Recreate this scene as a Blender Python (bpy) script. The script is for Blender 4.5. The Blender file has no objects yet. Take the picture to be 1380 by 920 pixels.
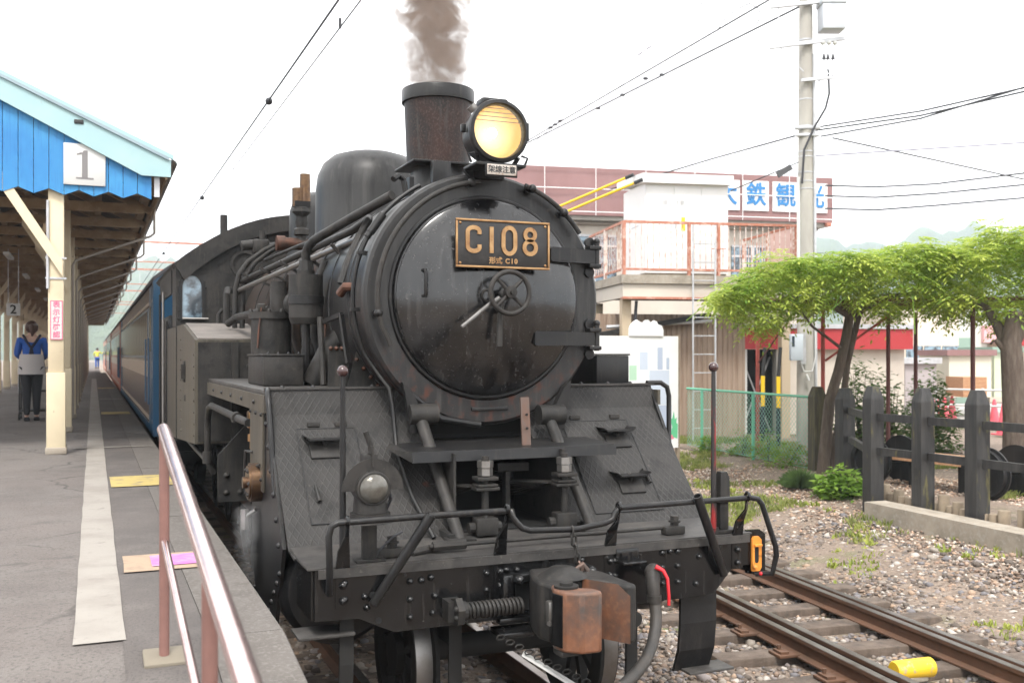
import bpy, bmesh, math, random
import numpy as np
from mathutils import Vector, Matrix
R=math.radians; PI=math.pi
rnd=random.Random(7)
S=bpy.context.scene
COL=S.collection
# ------------------------------------------------------------------ camera, sky, sun, exposure
FPX=1342.0; YAW=math.atan(564/FPX); CAM=Vector((-2.217,-5.686,2.15)); HOR=478.0
cd=bpy.data.cameras.new('camera'); cam=bpy.data.objects.new('camera',cd); COL.objects.link(cam)
cam.location=CAM; cam.rotation_euler=(PI/2,0,-YAW)
cd.sensor_width=36; cd.lens=36*FPX/1380; cd.shift_y=(HOR-460)/1380; cd.clip_start=0.05; cd.clip_end=6000
cd.dof.use_dof=True; cd.dof.focus_distance=5.8; cd.dof.aperture_fstop=4.0
S.camera=cam
S.view_settings.view_transform='Standard'; S.view_settings.look='None'
S.view_settings.exposure=1.28; S.view_settings.gamma=1
wd=bpy.data.worlds.new('World'); S.world=wd; wd.use_nodes=True
nt=wd.node_tree; nt.nodes.clear()
sk=nt.nodes.new('ShaderNodeTexSky'); sk.sky_type='NISHITA'; sk.sun_disc=False
sk.sun_elevation=R(58); sk.sun_rotation=R(205); sk.dust_density=3; sk.air_density=1.2
hs=nt.nodes.new('ShaderNodeHueSaturation'); hs.inputs['Saturation'].default_value=.12; hs.inputs['Value'].default_value=1.0
mx=nt.nodes.new('ShaderNodeMix'); mx.data_type='RGBA'; mx.inputs[0].default_value=.86
mx.inputs[7].default_value=(11.6,11.5,11.5,1)      # the even white cloud deck
bg=nt.nodes.new('ShaderNodeBackground'); bg.inputs[1].default_value=.1
wo=nt.nodes.new('ShaderNodeOutputWorld')
nt.links.new(sk.outputs[0],hs.inputs['Color']); nt.links.new(hs.outputs[0],mx.inputs[6]); nt.links.new(mx.outputs[2],bg.inputs[0]); nt.links.new(bg.outputs[0],wo.inputs[0])
sl=bpy.data.lights.new('sun','SUN'); sl.energy=1.5; sl.angle=R(14); sl.color=(1,.96,.9)
sun=bpy.data.objects.new('sun',sl); COL.objects.link(sun); sun.rotation_euler=(R(34),0,R(-25)); sun.location=(0,0,30)
cy=S.cycles; cy.use_denoising=True; cy.max_bounces=6; cy.diffuse_bounces=3; cy.glossy_bounces=3; cy.transmission_bounces=6; cy.transparent_max_bounces=12; cy.volume_bounces=2
cy.sample_clamp_indirect=6; cy.use_adaptive_sampling=True; cy.adaptive_threshold=.02
cy.volume_step_rate=2.0; cy.volume_max_steps=128; cy.caustics_reflective=False; cy.caustics_refractive=False
# ------------------------------------------------------------------ helpers
def at(px,d):            # plan position of something seen at column px, d metres deep
    u=(px-690)/FPX; s,c=math.sin(YAW),math.cos(YAW)
    return (CAM.x+d*(s+u*c), CAM.y+d*(c-u*s))
def zat(py,d): return CAM.z-(py-HOR)*d/FPX
def lin(r,g,b):
    f=lambda v:(v/255/12.92 if v<=10 else ((v/255+.055)/1.055)**2.4)
    return (f(r),f(g),f(b))
class G:
    def __init__(s): s.v=[]; s.f=[]
    def add(s,v,f):
        n=len(s.v); s.v+= [tuple(p) for p in v]; s.f+=[tuple(i+n for i in q) for q in f]; return s
    def box(s,c,d,rot=None,taper=None):
        x,y,z=d[0]/2,d[1]/2,d[2]/2
        v=[Vector((sx*x,sy*y,sz*z)) for sz in(-1,1) for sy in(-1,1) for sx in(-1,1)]
        if taper: v=[Vector((p.x*(taper if p.z>0 else 1),p.y*(taper if p.z>0 else 1),p.z)) for p in v]
        if rot is not None:
            m=rot if isinstance(rot,Matrix) else Matrix.Rotation(rot,3,'Z')
            v=[m@p for p in v]
        c=Vector(c); return s.add([p+c for p in v],[(0,2,3,1),(4,5,7,6),(0,1,5,4),(2,6,7,3),(0,4,6,2),(1,3,7,5)])
    def bbox(s,c,d,b=.01,rot=None):   # bevelled box
        bm=bmesh.new(); bmesh.ops.create_cube(bm,size=1)
        for v in bm.verts: v.co=Vector((v.co.x*d[0],v.co.y*d[1],v.co.z*d[2]))
        bmesh.ops.bevel(bm,geom=bm.edges[:],offset=b,segments=2,profile=.5,affect='EDGES')
        m=Matrix.Identity(3) if rot is None else (rot if isinstance(rot,Matrix) else Matrix.Rotation(rot,3,'Z'))
        bm.verts.index_update(); c=Vector(c)
        s.add([m@v.co+c for v in bm.verts],[[v.index for v in f.verts] for f in bm.faces]); bm.free(); return s
    def bar(s,a,b,w,h,up=(0,0,1)):    # rectangular bar from a to b
        a=Vector(a);b=Vector(b);t=(b-a).normalized();u=Vector(up);sd=t.cross(u)
        if sd.length<1e-4: sd=t.cross(Vector((1,0,0)))
        sd.normalize(); u=sd.cross(t)
        v=[p+sd*i*w/2+u*j*h/2 for p in(a,b) for i,j in((-1,-1),(1,-1),(1,1),(-1,1))]
        return s.add(v,[(0,3,2,1),(4,5,6,7),(0,1,5,4),(1,2,6,5),(2,3,7,6),(3,0,4,7)])
    def cyl(s,a,b,r,r2=None,n=16,cap=True):
        r2=r if r2 is None else r2
        a=Vector(a);b=Vector(b);t=(b-a).normalized();u=t.orthogonal().normalized();w=t.cross(u)
        v=[];
        for p,q in((a,r),(b,r2)):
            v+=[p+(u*math.cos(2*PI*i/n)+w*math.sin(2*PI*i/n))*q for i in range(n)]
        f=[(i,(i+1)%n,n+(i+1)%n,n+i) for i in range(n)]
        if cap: f+=[tuple(range(n-1,-1,-1)),tuple(range(n,2*n))]
        return s.add(v,f)
    def tube(s,pts,r,n=8,cap=True,closed=False):
        P=[Vector(p) for p in pts]; m=len(P); rr=r if isinstance(r,(list,tuple)) else [r]*m
        T=[]
        for i in range(m):
            a=P[(i-1)%m] if (closed or i>0) else P[i]; b=P[(i+1)%m] if (closed or i<m-1) else P[i]
            T.append((b-a).normalized())
        u=T[0].orthogonal().normalized(); v=[]
        for i in range(m):
            u=(u-T[i]*u.dot(T[i])).normalized(); w=T[i].cross(u)
            v+=[P[i]+(u*math.cos(2*PI*k/n)+w*math.sin(2*PI*k/n))*rr[i] for k in range(n)]
        f=[]
        for i in range(m if closed else m-1):
            j=(i+1)%m
            f+=[(i*n+k,i*n+(k+1)%n,j*n+(k+1)%n,j*n+k) for k in range(n)]
        if cap and not closed: f+=[tuple(range(n-1,-1,-1)),tuple(range((m-1)*n,m*n))]
        return s.add(v,f)
    def lathe(s,prof,o=(0,0,0),axis=(0,0,1),n=24,a0=0,a1=2*PI,ref=None):
        t=Vector(axis).normalized();u=Vector(ref).normalized() if ref else t.orthogonal().normalized();w=t.cross(u);o=Vector(o)
        full=abs(a1-a0-2*PI)<1e-6; N=n if full else n+1
        v=[o+t*h+(u*math.cos(a0+(a1-a0)*k/n)+w*math.sin(a0+(a1-a0)*k/n))*max(r,1e-4) for r,h in prof for k in range(N)]
        f=[]
        for i in range(len(prof)-1):
            for k in range(n):
                k2=(k+1)%N; f.append((i*N+k,i*N+k2,(i+1)*N+k2,(i+1)*N+k))
        return s.add(v,f)
    def prism(s,poly,o,ux,uy,depth):  # 2D polygon extruded by depth along ux x uy
        o=Vector(o);ux=Vector(ux);uy=Vector(uy);d=ux.cross(uy).normalized()*depth;n=len(poly)
        v=[o+ux*a+uy*b for a,b in poly]+[o+ux*a+uy*b+d for a,b in poly]
        return s.add(v,[tuple(range(n-1,-1,-1)),tuple(range(n,2*n))]+[(i,(i+1)%n,n+(i+1)%n,n+i) for i in range(n)])
    def sph(s,c,r,n=12,sc=(1,1,1)):
        c=Vector(c);m=n//2+1;v=[]
        for i in range(m+1):
            th=PI*i/m
            v+=[c+Vector((max(math.sin(th),1e-3)*math.cos(2*PI*k/n)*sc[0],max(math.sin(th),1e-3)*math.sin(2*PI*k/n)*sc[1],math.cos(th)*sc[2]))*r for k in range(n)]
        f=[(i*n+k,(i+1)*n+k,(i+1)*n+(k+1)%n,i*n+(k+1)%n) for i in range(m) for k in range(n)]
        return s.add(v,f)
    def ring(s,c,axis,Rr,r,n=32,k=8):
        t=Vector(axis).normalized();u=t.orthogonal().normalized();w=t.cross(u);c=Vector(c)
        return s.tube([c+(u*math.cos(2*PI*i/n)+w*math.sin(2*PI*i/n))*Rr for i in range(n)],r,k,closed=True)
    def ribbon(s,pts,w,o,ux,uy,depth,closed=False): # flat stroke
        L=[];Rr=[];m=len(pts)
        for i in range(m):
            a=Vector(pts[(i-1)%m] if (closed or i) else pts[i]);b=Vector(pts[(i+1)%m] if (closed or i<m-1) else pts[i])
            t=(b-a).normalized();nn=Vector((-t.y,t.x));p=Vector(pts[i]);L.append(p+nn*w/2);Rr.append(p-nn*w/2)
        o=Vector(o);ux=Vector(ux);uy=Vector(uy);d=ux.cross(uy).normalized()*depth;v=[]
        for e in(0,1): v+=[o+ux*q.x+uy*q.y+d*e for q in L]+[o+ux*q.x+uy*q.y+d*e for q in Rr]
        f=[]
        for i in range(m if closed else m-1):
            j=(i+1)%m; f+=[(i,j,m+j,m+i),(2*m+i,3*m+i,3*m+j,2*m+j),(i,2*m+i,2*m+j,j),(m+i,m+j,3*m+j,3*m+i)]
        if not closed: f+=[(0,m,3*m,2*m),(m-1,3*m-1,4*m-1,2*m-1)]
        return s.add(v,f)
WL={}     # world position of each object while building (nothing is rotated then)
def par(o,p):
    o.parent=p; o.location=WL[o.name]-WL[p.name]
def mk(name,g,mat,parent=None,sm=35,fix=True):
    v=np.array(g.v,dtype=float); lo=v.min(0);hi=v.max(0); c=Vector(((lo[0]+hi[0])/2,(lo[1]+hi[1])/2,lo[2]))
    me=bpy.data.meshes.new(name); me.from_pydata([tuple(p) for p in (v-np.array(c))],[],g.f)
    if fix:
        bm=bmesh.new(); bm.from_mesh(me); bmesh.ops.recalc_face_normals(bm,faces=bm.faces); bm.to_mesh(me); bm.free()
    if sm: 
        me.shade_smooth(); me.set_sharp_from_angle(angle=R(sm))
    me.materials.append(mat)
    o=bpy.data.objects.new(name,me); COL.objects.link(o); WL[o.name]=c
    if parent: par(o,parent)
    else: o.location=c
    return o
def empty(name,loc):
    o=bpy.data.objects.new(name,None); COL.objects.link(o); o.empty_display_size=.2; o.location=loc; WL[o.name]=Vector(loc); return o
def tag(o,label=None,cat=None,group=None,kind=None):
    if label: o['label']=label
    if cat: o['category']=cat
    if group: o['group']=group
    if kind: o['kind']=kind
    return o
def thing(name,loc,label,cat,group=None): return tag(empty(name,loc),label,cat,group)
def one(name,g,mat,label,cat,group=None,sm=35): return tag(mk(name,g,mat,None,sm),label,cat,group)
def struct(name,g,mat,sm=0): return tag(mk(name,g,mat,None,sm),kind='structure')
def inst(o,loc,parent=None,rot=None,name=None):     # a sharing copy of one mesh object
    c=o.copy(); COL.objects.link(c); WL[c.name]=Vector(loc)
    if name: c.name=name
    if parent: c.parent=parent; c.location=Vector(loc)-WL[parent.name]
    else: c.parent=None; c.location=loc
    if rot is not None: c.rotation_euler=rot
    return c
def dup(o,loc=None,rz=None,parent=None):            # a thing with its parts and their sub-parts
    c=o.copy(); COL.objects.link(c); c.parent=parent
    if loc is not None: c.location=loc; WL[c.name]=Vector(loc)
    if rz is not None: c.rotation_euler=(0,0,rz)
    for ch in o.children: dup(ch,parent=c)
    return c
FONTS={}
def text(s,size,o,ux,uy,mat,name,parent=None,depth=.004,sx=1,weight=0,spacing=1):
    cu=bpy.data.curves.new('t','FONT'); cu.body=s; cu.size=size; cu.align_x='CENTER'; cu.align_y='CENTER'; cu.offset=weight; cu.space_character=spacing; cu.resolution_u=4
    t=bpy.data.objects.new('t',cu); COL.objects.link(t); bpy.context.view_layer.update()
    me=bpy.data.meshes.new_from_object(t.evaluated_get(bpy.context.evaluated_depsgraph_get())); bpy.data.objects.remove(t)
    o=Vector(o);ux=Vector(ux);uy=Vector(uy);n=ux.cross(uy).normalized()
    g=G(); vs=[o+ux*v.co.x*sx+uy*v.co.y for v in me.vertices]; fs=[tuple(p.vertices) for p in me.polygons]
    k=len(vs); ed={}
    for f in fs:
        for i in range(len(f)):
            a,b=f[i],f[(i+1)%len(f)]; ed[(a,b)]=1
    g.add(vs+[v+n*depth for v in vs],[f[::-1] for f in fs]+[tuple(i+k for i in f) for f in fs]+[(a,b,b+k,a+k) for a,b in ed if (b,a) not in ed])
    bpy.data.meshes.remove(me)
    return mk(name,g,mat,parent,0,fix=False)
# ------------------------------------------------------------------ materials
MATS={}
def M(name,col,rough=.6,metal=0,var=(),bump=None,spec=.5,coat=0,trans=0,emit=None,alpha=None,special=None):
    m=bpy.data.materials.new(name); m.use_nodes=True; n=m.node_tree; B=n.nodes['Principled BSDF']; L=n.links.new
    B.inputs['Roughness'].default_value=rough; B.inputs['Metallic'].default_value=metal; B.inputs['Specular IOR Level'].default_value=spec
    B.inputs['Coat Weight'].default_value=coat; B.inputs['Coat Roughness'].default_value=.15
    B.inputs['Base Color'].default_value=(*col,1)
    geo=n.nodes.new('ShaderNodeNewGeometry'); pos=geo.outputs['Position']; cur=None
    def noise(scale,stretch,detail=5,rgh=.6):
        v=pos
        if stretch!=(1,1,1):
            q=n.nodes.new('ShaderNodeVectorMath'); q.operation='MULTIPLY'; q.inputs[1].default_value=stretch; L(pos,q.inputs[0]); v=q.outputs[0]
        t=n.nodes.new('ShaderNodeTexNoise'); t.inputs['Scale'].default_value=scale; t.inputs['Detail'].default_value=detail; t.inputs['Roughness'].default_value=rgh; L(v,t.inputs['Vector']); return t.outputs['Fac']
    for it in var:      # (colour, scale, lo, hi, stretch, roughness-there or None, 'up' for dust on upward faces)
        c2,sc,lo,hi=it[:4]; st=it[4] if len(it)>4 and it[4] else (1,1,1)
        mr=n.nodes.new('ShaderNodeMapRange'); mr.inputs[1].default_value=lo; mr.inputs[2].default_value=hi; L(noise(sc,st),mr.inputs[0]); fac=mr.outputs[0]
        if len(it)>6 and it[6]=='up':
            sp=n.nodes.new('ShaderNodeSeparateXYZ'); L(geo.outputs['Normal'],sp.inputs[0]); m1=n.nodes.new('ShaderNodeMapRange'); m1.inputs[1].default_value=.1; m1.inputs[2].default_value=.8; L(sp.outputs[2],m1.inputs[0])
            mm=n.nodes.new('ShaderNodeMath'); mm.operation='MULTIPLY'; L(fac,mm.inputs[0]); L(m1.outputs[0],mm.inputs[1]); fac=mm.outputs[0]
        if len(it)>6 and isinstance(it[6],tuple):      # stain that has run down to the lower part
            sp=n.nodes.new('ShaderNodeSeparateXYZ'); L(pos,sp.inputs[0]); m1=n.nodes.new('ShaderNodeMapRange'); m1.inputs[1].default_value=it[6][1]; m1.inputs[2].default_value=it[6][0]; L(sp.outputs[2],m1.inputs[0])
            mm=n.nodes.new('ShaderNodeMath'); mm.operation='MULTIPLY'; L(fac,mm.inputs[0]); L(m1.outputs[0],mm.inputs[1]); fac=mm.outputs[0]
        x=n.nodes.new('ShaderNodeMix'); x.data_type='RGBA'; L(fac,x.inputs[0])
        if cur is None: x.inputs[6].default_value=(*col,1)
        else: L(cur,x.inputs[6])
        x.inputs[7].default_value=(*c2,1); cur=x.outputs[2]
        if len(it)>5 and it[5] is not None:
            rm=n.nodes.new('ShaderNodeMapRange'); rm.inputs[3].default_value=rough; rm.inputs[4].default_value=it[5]; L(fac,rm.inputs[0]); L(rm.outputs[0],B.inputs['Roughness'])
    h=None
    if special=='chequer':
        sp=n.nodes.new('ShaderNodeSeparateXYZ'); L(pos,sp.inputs[0])
        def mth(op,a,b=None,c=None):
            q=n.nodes.new('ShaderNodeMath'); q.operation=op
            for i,w in enumerate((a,b,c)):
                if w is None: continue
                if isinstance(w,(int,float)): q.inputs[i].default_value=w
                else: L(w,q.inputs[i])
            return q.outputs[0]
        yz=mth('MULTIPLY',sp.outputs[2],17.); xx=mth('MULTIPLY',sp.outputs[0],24.)
        r=None
        for sg in(1,-1):
            p=mth('ABSOLUTE',mth('SUBTRACT',mth('FRACT',mth('MULTIPLY_ADD',yz,sg,xx)),.5))
            e=n.nodes.new('ShaderNodeMapRange'); e.inputs[1].default_value=.14; e.inputs[2].default_value=.02; L(p,e.inputs[0])
            r=e.outputs[0] if r is None else mth('MAXIMUM',r,e.outputs[0])
        e3=n.nodes.new('ShaderNodeMapRange'); e3.inputs[1].default_value=.36; e3.inputs[2].default_value=.62; e3.inputs[3].default_value=.15; L(noise(3.2,(1,1,1)),e3.inputs[0]); r=mth('MULTIPLY',r,e3.outputs[0]); h=r; x=n.nodes.new('ShaderNodeMix'); x.data_type='RGBA'; L(mth('MULTIPLY',r,.26),x.inputs[0]); L(cur,x.inputs[6]); x.inputs[7].default_value=(.1,.096,.092,1); cur=x.outputs[2]
    if special=='cracks':
        vo=n.nodes.new('ShaderNodeTexVoronoi'); vo.feature='DISTANCE_TO_EDGE'; vo.inputs['Scale'].default_value=.55
        wn=n.nodes.new('ShaderNodeTexNoise'); wn.inputs['Scale'].default_value=2.2; wn.inputs['Detail'].default_value=6; L(pos,wn.inputs['Vector']); wv=n.nodes.new('ShaderNodeVectorMath'); wv.operation='MULTIPLY_ADD'; wv.inputs[1].default_value=(.55,.55,.55); L(wn.outputs['Color'],wv.inputs[0]); L(pos,wv.inputs[2]); L(wv.outputs[0],vo.inputs['Vector'])
        e=n.nodes.new('ShaderNodeMapRange'); e.inputs[1].default_value=.012; e.inputs[2].default_value=.003; L(vo.outputs['Distance'],e.inputs[0]); q=n.nodes.new('ShaderNodeMath'); q.operation='MULTIPLY'; L(e.outputs[0],q.inputs[0])
        e2=n.nodes.new('ShaderNodeMapRange'); e2.inputs[1].default_value=.45; e2.inputs[2].default_value=.6; L(noise(.7,(1,1,1)),e2.inputs[0]); L(e2.outputs[0],q.inputs[1])
        x=n.nodes.new('ShaderNodeMix'); x.data_type='RGBA'; L(q.outputs[0],x.inputs[0]); L(cur,x.inputs[6]); x.inputs[7].default_value=(.05,.044,.04,1); cur=x.outputs[2]
    if cur is not None: L(cur,B.inputs['Base Color'])
    if bump:
        bn=n.nodes.new('ShaderNodeBump'); bn.inputs['Strength'].default_value=bump[1]; bn.inputs['Distance'].default_value=bump[2] if len(bump)>2 else .01
        L(h if h is not None else noise(bump[0],bump[3] if len(bump)>3 else (1,1,1),6),bn.inputs['Height']); L(bn.outputs[0],B.inputs['Normal'])
    if emit: B.inputs['Emission Color'].default_value=(*emit[0],1); B.inputs['Emission Strength'].default_value=emit[1]
    if trans: B.inputs['Transmission Weight'].default_value=trans
    if alpha is not None: B.inputs['Alpha'].default_value=alpha
    MATS[name]=m; return m
def leafmat(name,c1,c2,tr=.45):
    m=bpy.data.materials.new(name); m.use_nodes=True; n=m.node_tree; L=n.links.new; B=n.nodes['Principled BSDF']; B.inputs['Roughness'].default_value=.55; B.inputs['Specular IOR Level'].default_value=.3
    g=n.nodes.new('ShaderNodeNewGeometry'); t=n.nodes.new('ShaderNodeTexNoise'); t.inputs['Scale'].default_value=1.7; t.inputs['Detail'].default_value=3; L(g.outputs['Position'],t.inputs['Vector'])
    a=n.nodes.new('ShaderNodeMath'); a.operation='MULTIPLY_ADD'; a.inputs[1].default_value=.55; L(g.outputs['Random Per Island'],a.inputs[0]); 
    mr=n.nodes.new('ShaderNodeMapRange'); mr.inputs[1].default_value=.35; mr.inputs[2].default_value=.65; mr.inputs[4].default_value=.6; L(t.outputs['Fac'],mr.inputs[0]); L(mr.outputs[0],a.inputs[2])
    x=n.nodes.new('ShaderNodeMix'); x.data_type='RGBA'; x.inputs[6].default_value=(*c1,1); x.inputs[7].default_value=(*c2,1); L(a.outputs[0],x.inputs[0]); L(x.outputs[2],B.inputs['Base Color'])
    tl=n.nodes.new('ShaderNodeBsdfTranslucent'); L(x.outputs[2],tl.inputs[0]); ms=n.nodes.new('ShaderNodeMixShader'); ms.inputs[0].default_value=tr
    L(B.outputs[0],ms.inputs[1]); L(tl.outputs[0],ms.inputs[2]); L(ms.outputs[0],n.nodes['Material Output'].inputs[0]); MATS[name]=m; return m
K=(.01,.01,.011)
dust=(.10,.095,.088)
m_black=M('sooty black paint',K,.36,var=[((.035,.031,.028),6,.54,.74,(5,5,.5),.55),((0.0225,0.0218,0.0210),3,.4,.75,None,.5),((0.0525,0.0480,0.0435),9,.5,.9,None,.8,'up'),((0.0450,0.0413,0.0375),34,.66,.74,None,.7)],bump=(60,.22,.004),spec=0.3)
m_box=M('smokebox black',(0.0128,0.0128,0.0135),.36,var=[((0.0315,0.0300,0.0292),2.2,.4,.72,(1,1,.5),.55),((0.0675,0.0585,0.0510),7,.63,.8,None,.8),((0.0750,0.0675,0.0600),40,.66,.74,None,.8)],bump=(45,.2,.004),spec=0.32)
m_door=M('door gloss black',(0.0036,0.0036,0.0042),.17,var=[((.028,.027,.027),4,.5,.7,(6,6,.4),.4),((0.0180,0.0177,0.0180),3.2,.46,.7,None,.36),((0.0510,0.0480,0.0456),15,.63,.74,None,.6),((0.0420,0.0390,0.0360),60,.63,.7,None,.6)],bump=(30,.16,.003),coat=.35)
m_ringrust=M('smokebox ring black with rust',(0.0135,0.0135,0.0142),.34,var=[((.045,.042,.04),5,.5,.72,(5,5,.45),.55),((.006,.006,.006),4,.55,.72,(4,4,.6),.22),((0.0300,0.0292,0.0285),2.4,.4,.72,(1,1,.6),.5),((0.0600,0.0525,0.0465),26,.62,.74,None,.75),((0.0825,0.0300,0.0195),16,.5,.66,(1,1,.7),.8,(1.86,2.25))],bump=(45,.22,.004),spec=0.34)
m_apron=M('chequer plate',(0.0272,0.0263,0.0255),.46,var=[((0.0425,0.0399,0.0382),2,.35,.7,None,.6),((0.0153,0.0153,0.0153),5,.52,.72),((0.0638,0.0578,0.0527),30,.62,.74),((0.1105,0.0467,0.0357),4,.7,.8)],bump=(1,.7,.004),special='chequer',spec=0.2)
m_grime=M('grey grimy steel',(0.0225,0.0218,0.0210),.5,var=[((.05,.044,.038),6,.52,.72,(5,5,.5),.6),((0.0413,0.0375,0.0345),4,.4,.7),((0.0112,0.0112,0.0112),11,.5,.75),((0.0600,0.0525,0.0450),45,.62,.74)],bump=(40,.28,.005),spec=0.22)
m_deck=M('trodden deck',(0.0467,0.0442,0.0425),.5,var=[((0.0765,0.0706,0.0654),5,.4,.7),((0.0255,0.0247,0.0238),13,.5,.75),((0.0850,0.0467,0.0306),9,.68,.78),((0.1020,0.0935,0.0850),50,.6,.72)],bump=(50,.3,.004),spec=0.25)
m_tank=M('tank side streaked',(.055,.049,.04),.42,var=[((.1,.088,.066),2.6,.38,.72,(4,4,.35),.5),((.025,.023,.02),3.5,.5,.75,(5,5,.3)),((.14,.12,.09),9,.6,.75,(7,7,.25))],bump=(20,.12,.004),spec=0.3)
m_boil=M('boiler dirty cladding',(0.0480,0.0376,0.0320),.6,var=[((0.0280,0.0256,0.0240),2.5,.4,.7),((0.0960,0.0520,0.0360),4.5,.55,.75)],bump=(30,.3,.006),spec=0.2)
m_chim=M('chimney scorched',(.016,.0155,.0155),.45,var=[((.036,.02,.017),3.5,.42,.66,None,.7),((.075,.052,.045),85,.5,.72,(1,1,.7),.85),((.05,.046,.043),5,.55,.72,(4,4,.5))],bump=(60,.3,.004),spec=.2)
m_dome=M('dome grey black',(0.0255,0.0255,0.0263),.4,var=[((.06,.058,.056),4,.52,.72,(5,5,.35),.5),((0.0413,0.0398,0.0375),1.8,.35,.75),((0.0165,0.0165,0.0165),6,.5,.7,(3,3,.4))],bump=(30,.14,.004),spec=0.3)
m_beam=M('beam gloss black',(0.0042,0.0042,0.0048),.18,var=[((.03,.028,.027),6,.55,.75,(6,6,.5),.5),((0.0102,0.0102,0.0102),5,.4,.75,None,.34),((0.0960,0.0900,0.0840),30,.67,.74,None,.7)],bump=(24,.4,.004),coat=.12,spec=.4)
m_brass=M('brass',lin(172,138,98),.34,.8,var=[(lin(125,88,58),12,.4,.75),(lin(110,60,35),22,.62,.75)],bump=(40,.05,.002))
m_copper=M('copper',lin(92,60,46),.55,.5,var=[(lin(60,48,42),8,.4,.65)])
m_tbr=M('tarnished brass',(.15,.09,.05),.36,.85,var=[((.09,.055,.038),30,.4,.7)])
m_cpl=M('coupler rust',(.19,.08,.042),.55,.2,var=[((.085,.068,.06),5,.42,.66,(1.3,1.3,.7)),((.24,.115,.065),30,.5,.75),((.05,.045,.042),4,.5,.7)],bump=(30,.3,.004))
m_steel=M('bright steel',(.27,.26,.25),.38,.85,var=[((.2,.18,.16),9,.45,.75)])
m_rustst=M('worn rusty steel',(.11,.095,.085),.5,.5,var=[((.17,.075,.045),7,.45,.72,(1,1,.35)),((.06,.055,.05),5,.5,.7,(3,3,.3))],bump=(30,.2,.004))
m_rub=M('dirty rubber',(.028,.026,.024),.6,var=[((.06,.05,.042),8,.4,.75)],bump=(50,.15,.003))
m_red=M('red lever paint',(.6,.02,.03),.35)
m_orange=M('orange lacquer',lin(225,145,60),.4,var=[(lin(150,90,40),20,.6,.75)])
m_plate=M('plate black',(.012,.011,.011),.4,var=[((.04,.036,.033),12,.5,.75)])
m_glass=M('window glass',(.2,.29,.36),.06,var=[((.03,.04,.05),5,.42,.56)],spec=.9)  # dark blotches in the colour stand in for reflections on the pane
m_lens=M('clear lamp glass',(.17,.165,.15),.12,.5,var=[((.08,.072,.06),10,.4,.7)],bump=(90,.4,.004))
m_void=M('painted shade in openings',(.006,.006,.006),.8)  # flat black painted in for the shade inside recesses, holes and doorways
m_pale=M('enamel white',(.6,.6,.585),.4,var=[((.6,.58,.55),6,.55,.8)])
m_ink=M('black ink',(.02,.02,.02),.5)
m_asph=M('platform asphalt',(.155,.132,.12),.85,var=[((.1,.087,.08),.8,.35,.7),((.165,.148,.138),.35,.5,.62),((.085,.075,.07),1.1,.6,.66,(1,2.5,1)),((.165,.148,.136),2.7,.45,.75),((.075,.067,.062),70,.5,.7),((.22,.2,.185),120,.6,.72)],bump=(160,.7,.006),special='cracks')
m_cope=M('platform coping',(.13,.116,.105),.85,var=[((.1,.088,.078),5,.4,.7),((.2,.185,.17),60,.5,.75)],bump=(120,.7,.01))
m_line=M('worn white line paint',(.3,.275,.245),.75,var=[((.23,.205,.18),2.2,.45,.7),((.22,.195,.175),9,.6,.7),((.2,.18,.165),55,.64,.7)],bump=(150,.4,.005))
m_yline=M('worn yellow paint',(.44,.34,.12),.75,var=[((.2,.17,.12),9,.5,.7)])
m_tape=M('beige tape',(.36,.26,.18),.7,var=[((.26,.19,.14),14,.5,.7)]); m_mag=M('magenta notice',(.6,.15,.5),.5,var=[((.7,.42,.64),14,.5,.7,(1,4,1))])
m_conc=M('weathered concrete',(.36,.31,.25),.85,var=[((.22,.19,.15),3,.4,.7),((.38,.35,.3),20,.5,.75)],bump=(60,.4,.006))
m_pole=M('pole concrete',(.42,.4,.36),.8,var=[((.32,.3,.27),2.5,.4,.7,(1,1,.4))],bump=(60,.3,.004))
m_dpipe=M('drain pipe grey brown',(.33,.29,.25),.6)
m_galv=M('galvanised steel',(.55,.56,.58),.45,.4,var=[((.42,.42,.43),5,.4,.7)])
m_rail=M('handrail stainless',(.72,.55,.53),.22,.9,var=[((.5,.36,.34),5,.45,.75)])
m_railp=M('handrail post',(.25,.13,.11),.5,.2,var=[((.18,.095,.08),6,.4,.7)])
m_cream=M('cream paint',(.7,.6,.42),.6,var=[((.62,.52,.36),2,.4,.7),((.25,.19,.13),13,.68,.74)],bump=(30,.1,.004))
m_blue=M('blue board paint',(.025,.2,.48),.55,var=[((.05,.29,.56),1.4,.4,.7),((.015,.14,.4),6,.5,.8,(6,6,.4))],bump=(25,.12,.003,(8,8,.6)))
m_cyan=M('pale cyan trim',(.33,.5,.53),.55,var=[((.37,.53,.52),2,.4,.7),((.3,.3,.25),9,.66,.78)])
m_timb=M('brown roof timber',(.4,.29,.18),.75,var=[((.28,.19,.115),3,.4,.7),((.46,.35,.23),8,.5,.75)],bump=(20,.15,.004))
m_soff=M('dark roof boarding',(.12,.09,.065),.8,var=[((.045,.034,.026),3,.4,.7)])
m_tin=M('roof sheet',(.3,.38,.42),.5,.2,var=[((.22,.28,.32),2,.4,.7)])
m_slp=M('old sleeper timber',(.09,.066,.05),.85,var=[((.16,.122,.096),3,.4,.7,(3,3,1)),((.05,.042,.036),9,.5,.75)],bump=(16,.6,.01,(1.2,7,3)))
m_railw=M('rail web rust',(.14,.07,.04),.7,.2,var=[((.09,.05,.03),5,.4,.7)],bump=(40,.2,.003))
m_railt=M('rail head worn',(.34,.31,.29),.3,.85,var=[((.16,.12,.1),4,.45,.75)])
m_stone=M('ballast stone',(.2,.17,.145),.85,bump=(90,.3,.004),var=[((.28,.25,.22),1.5,.4,.7),((.13,.1,.08),2.5,.5,.7)])
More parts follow.
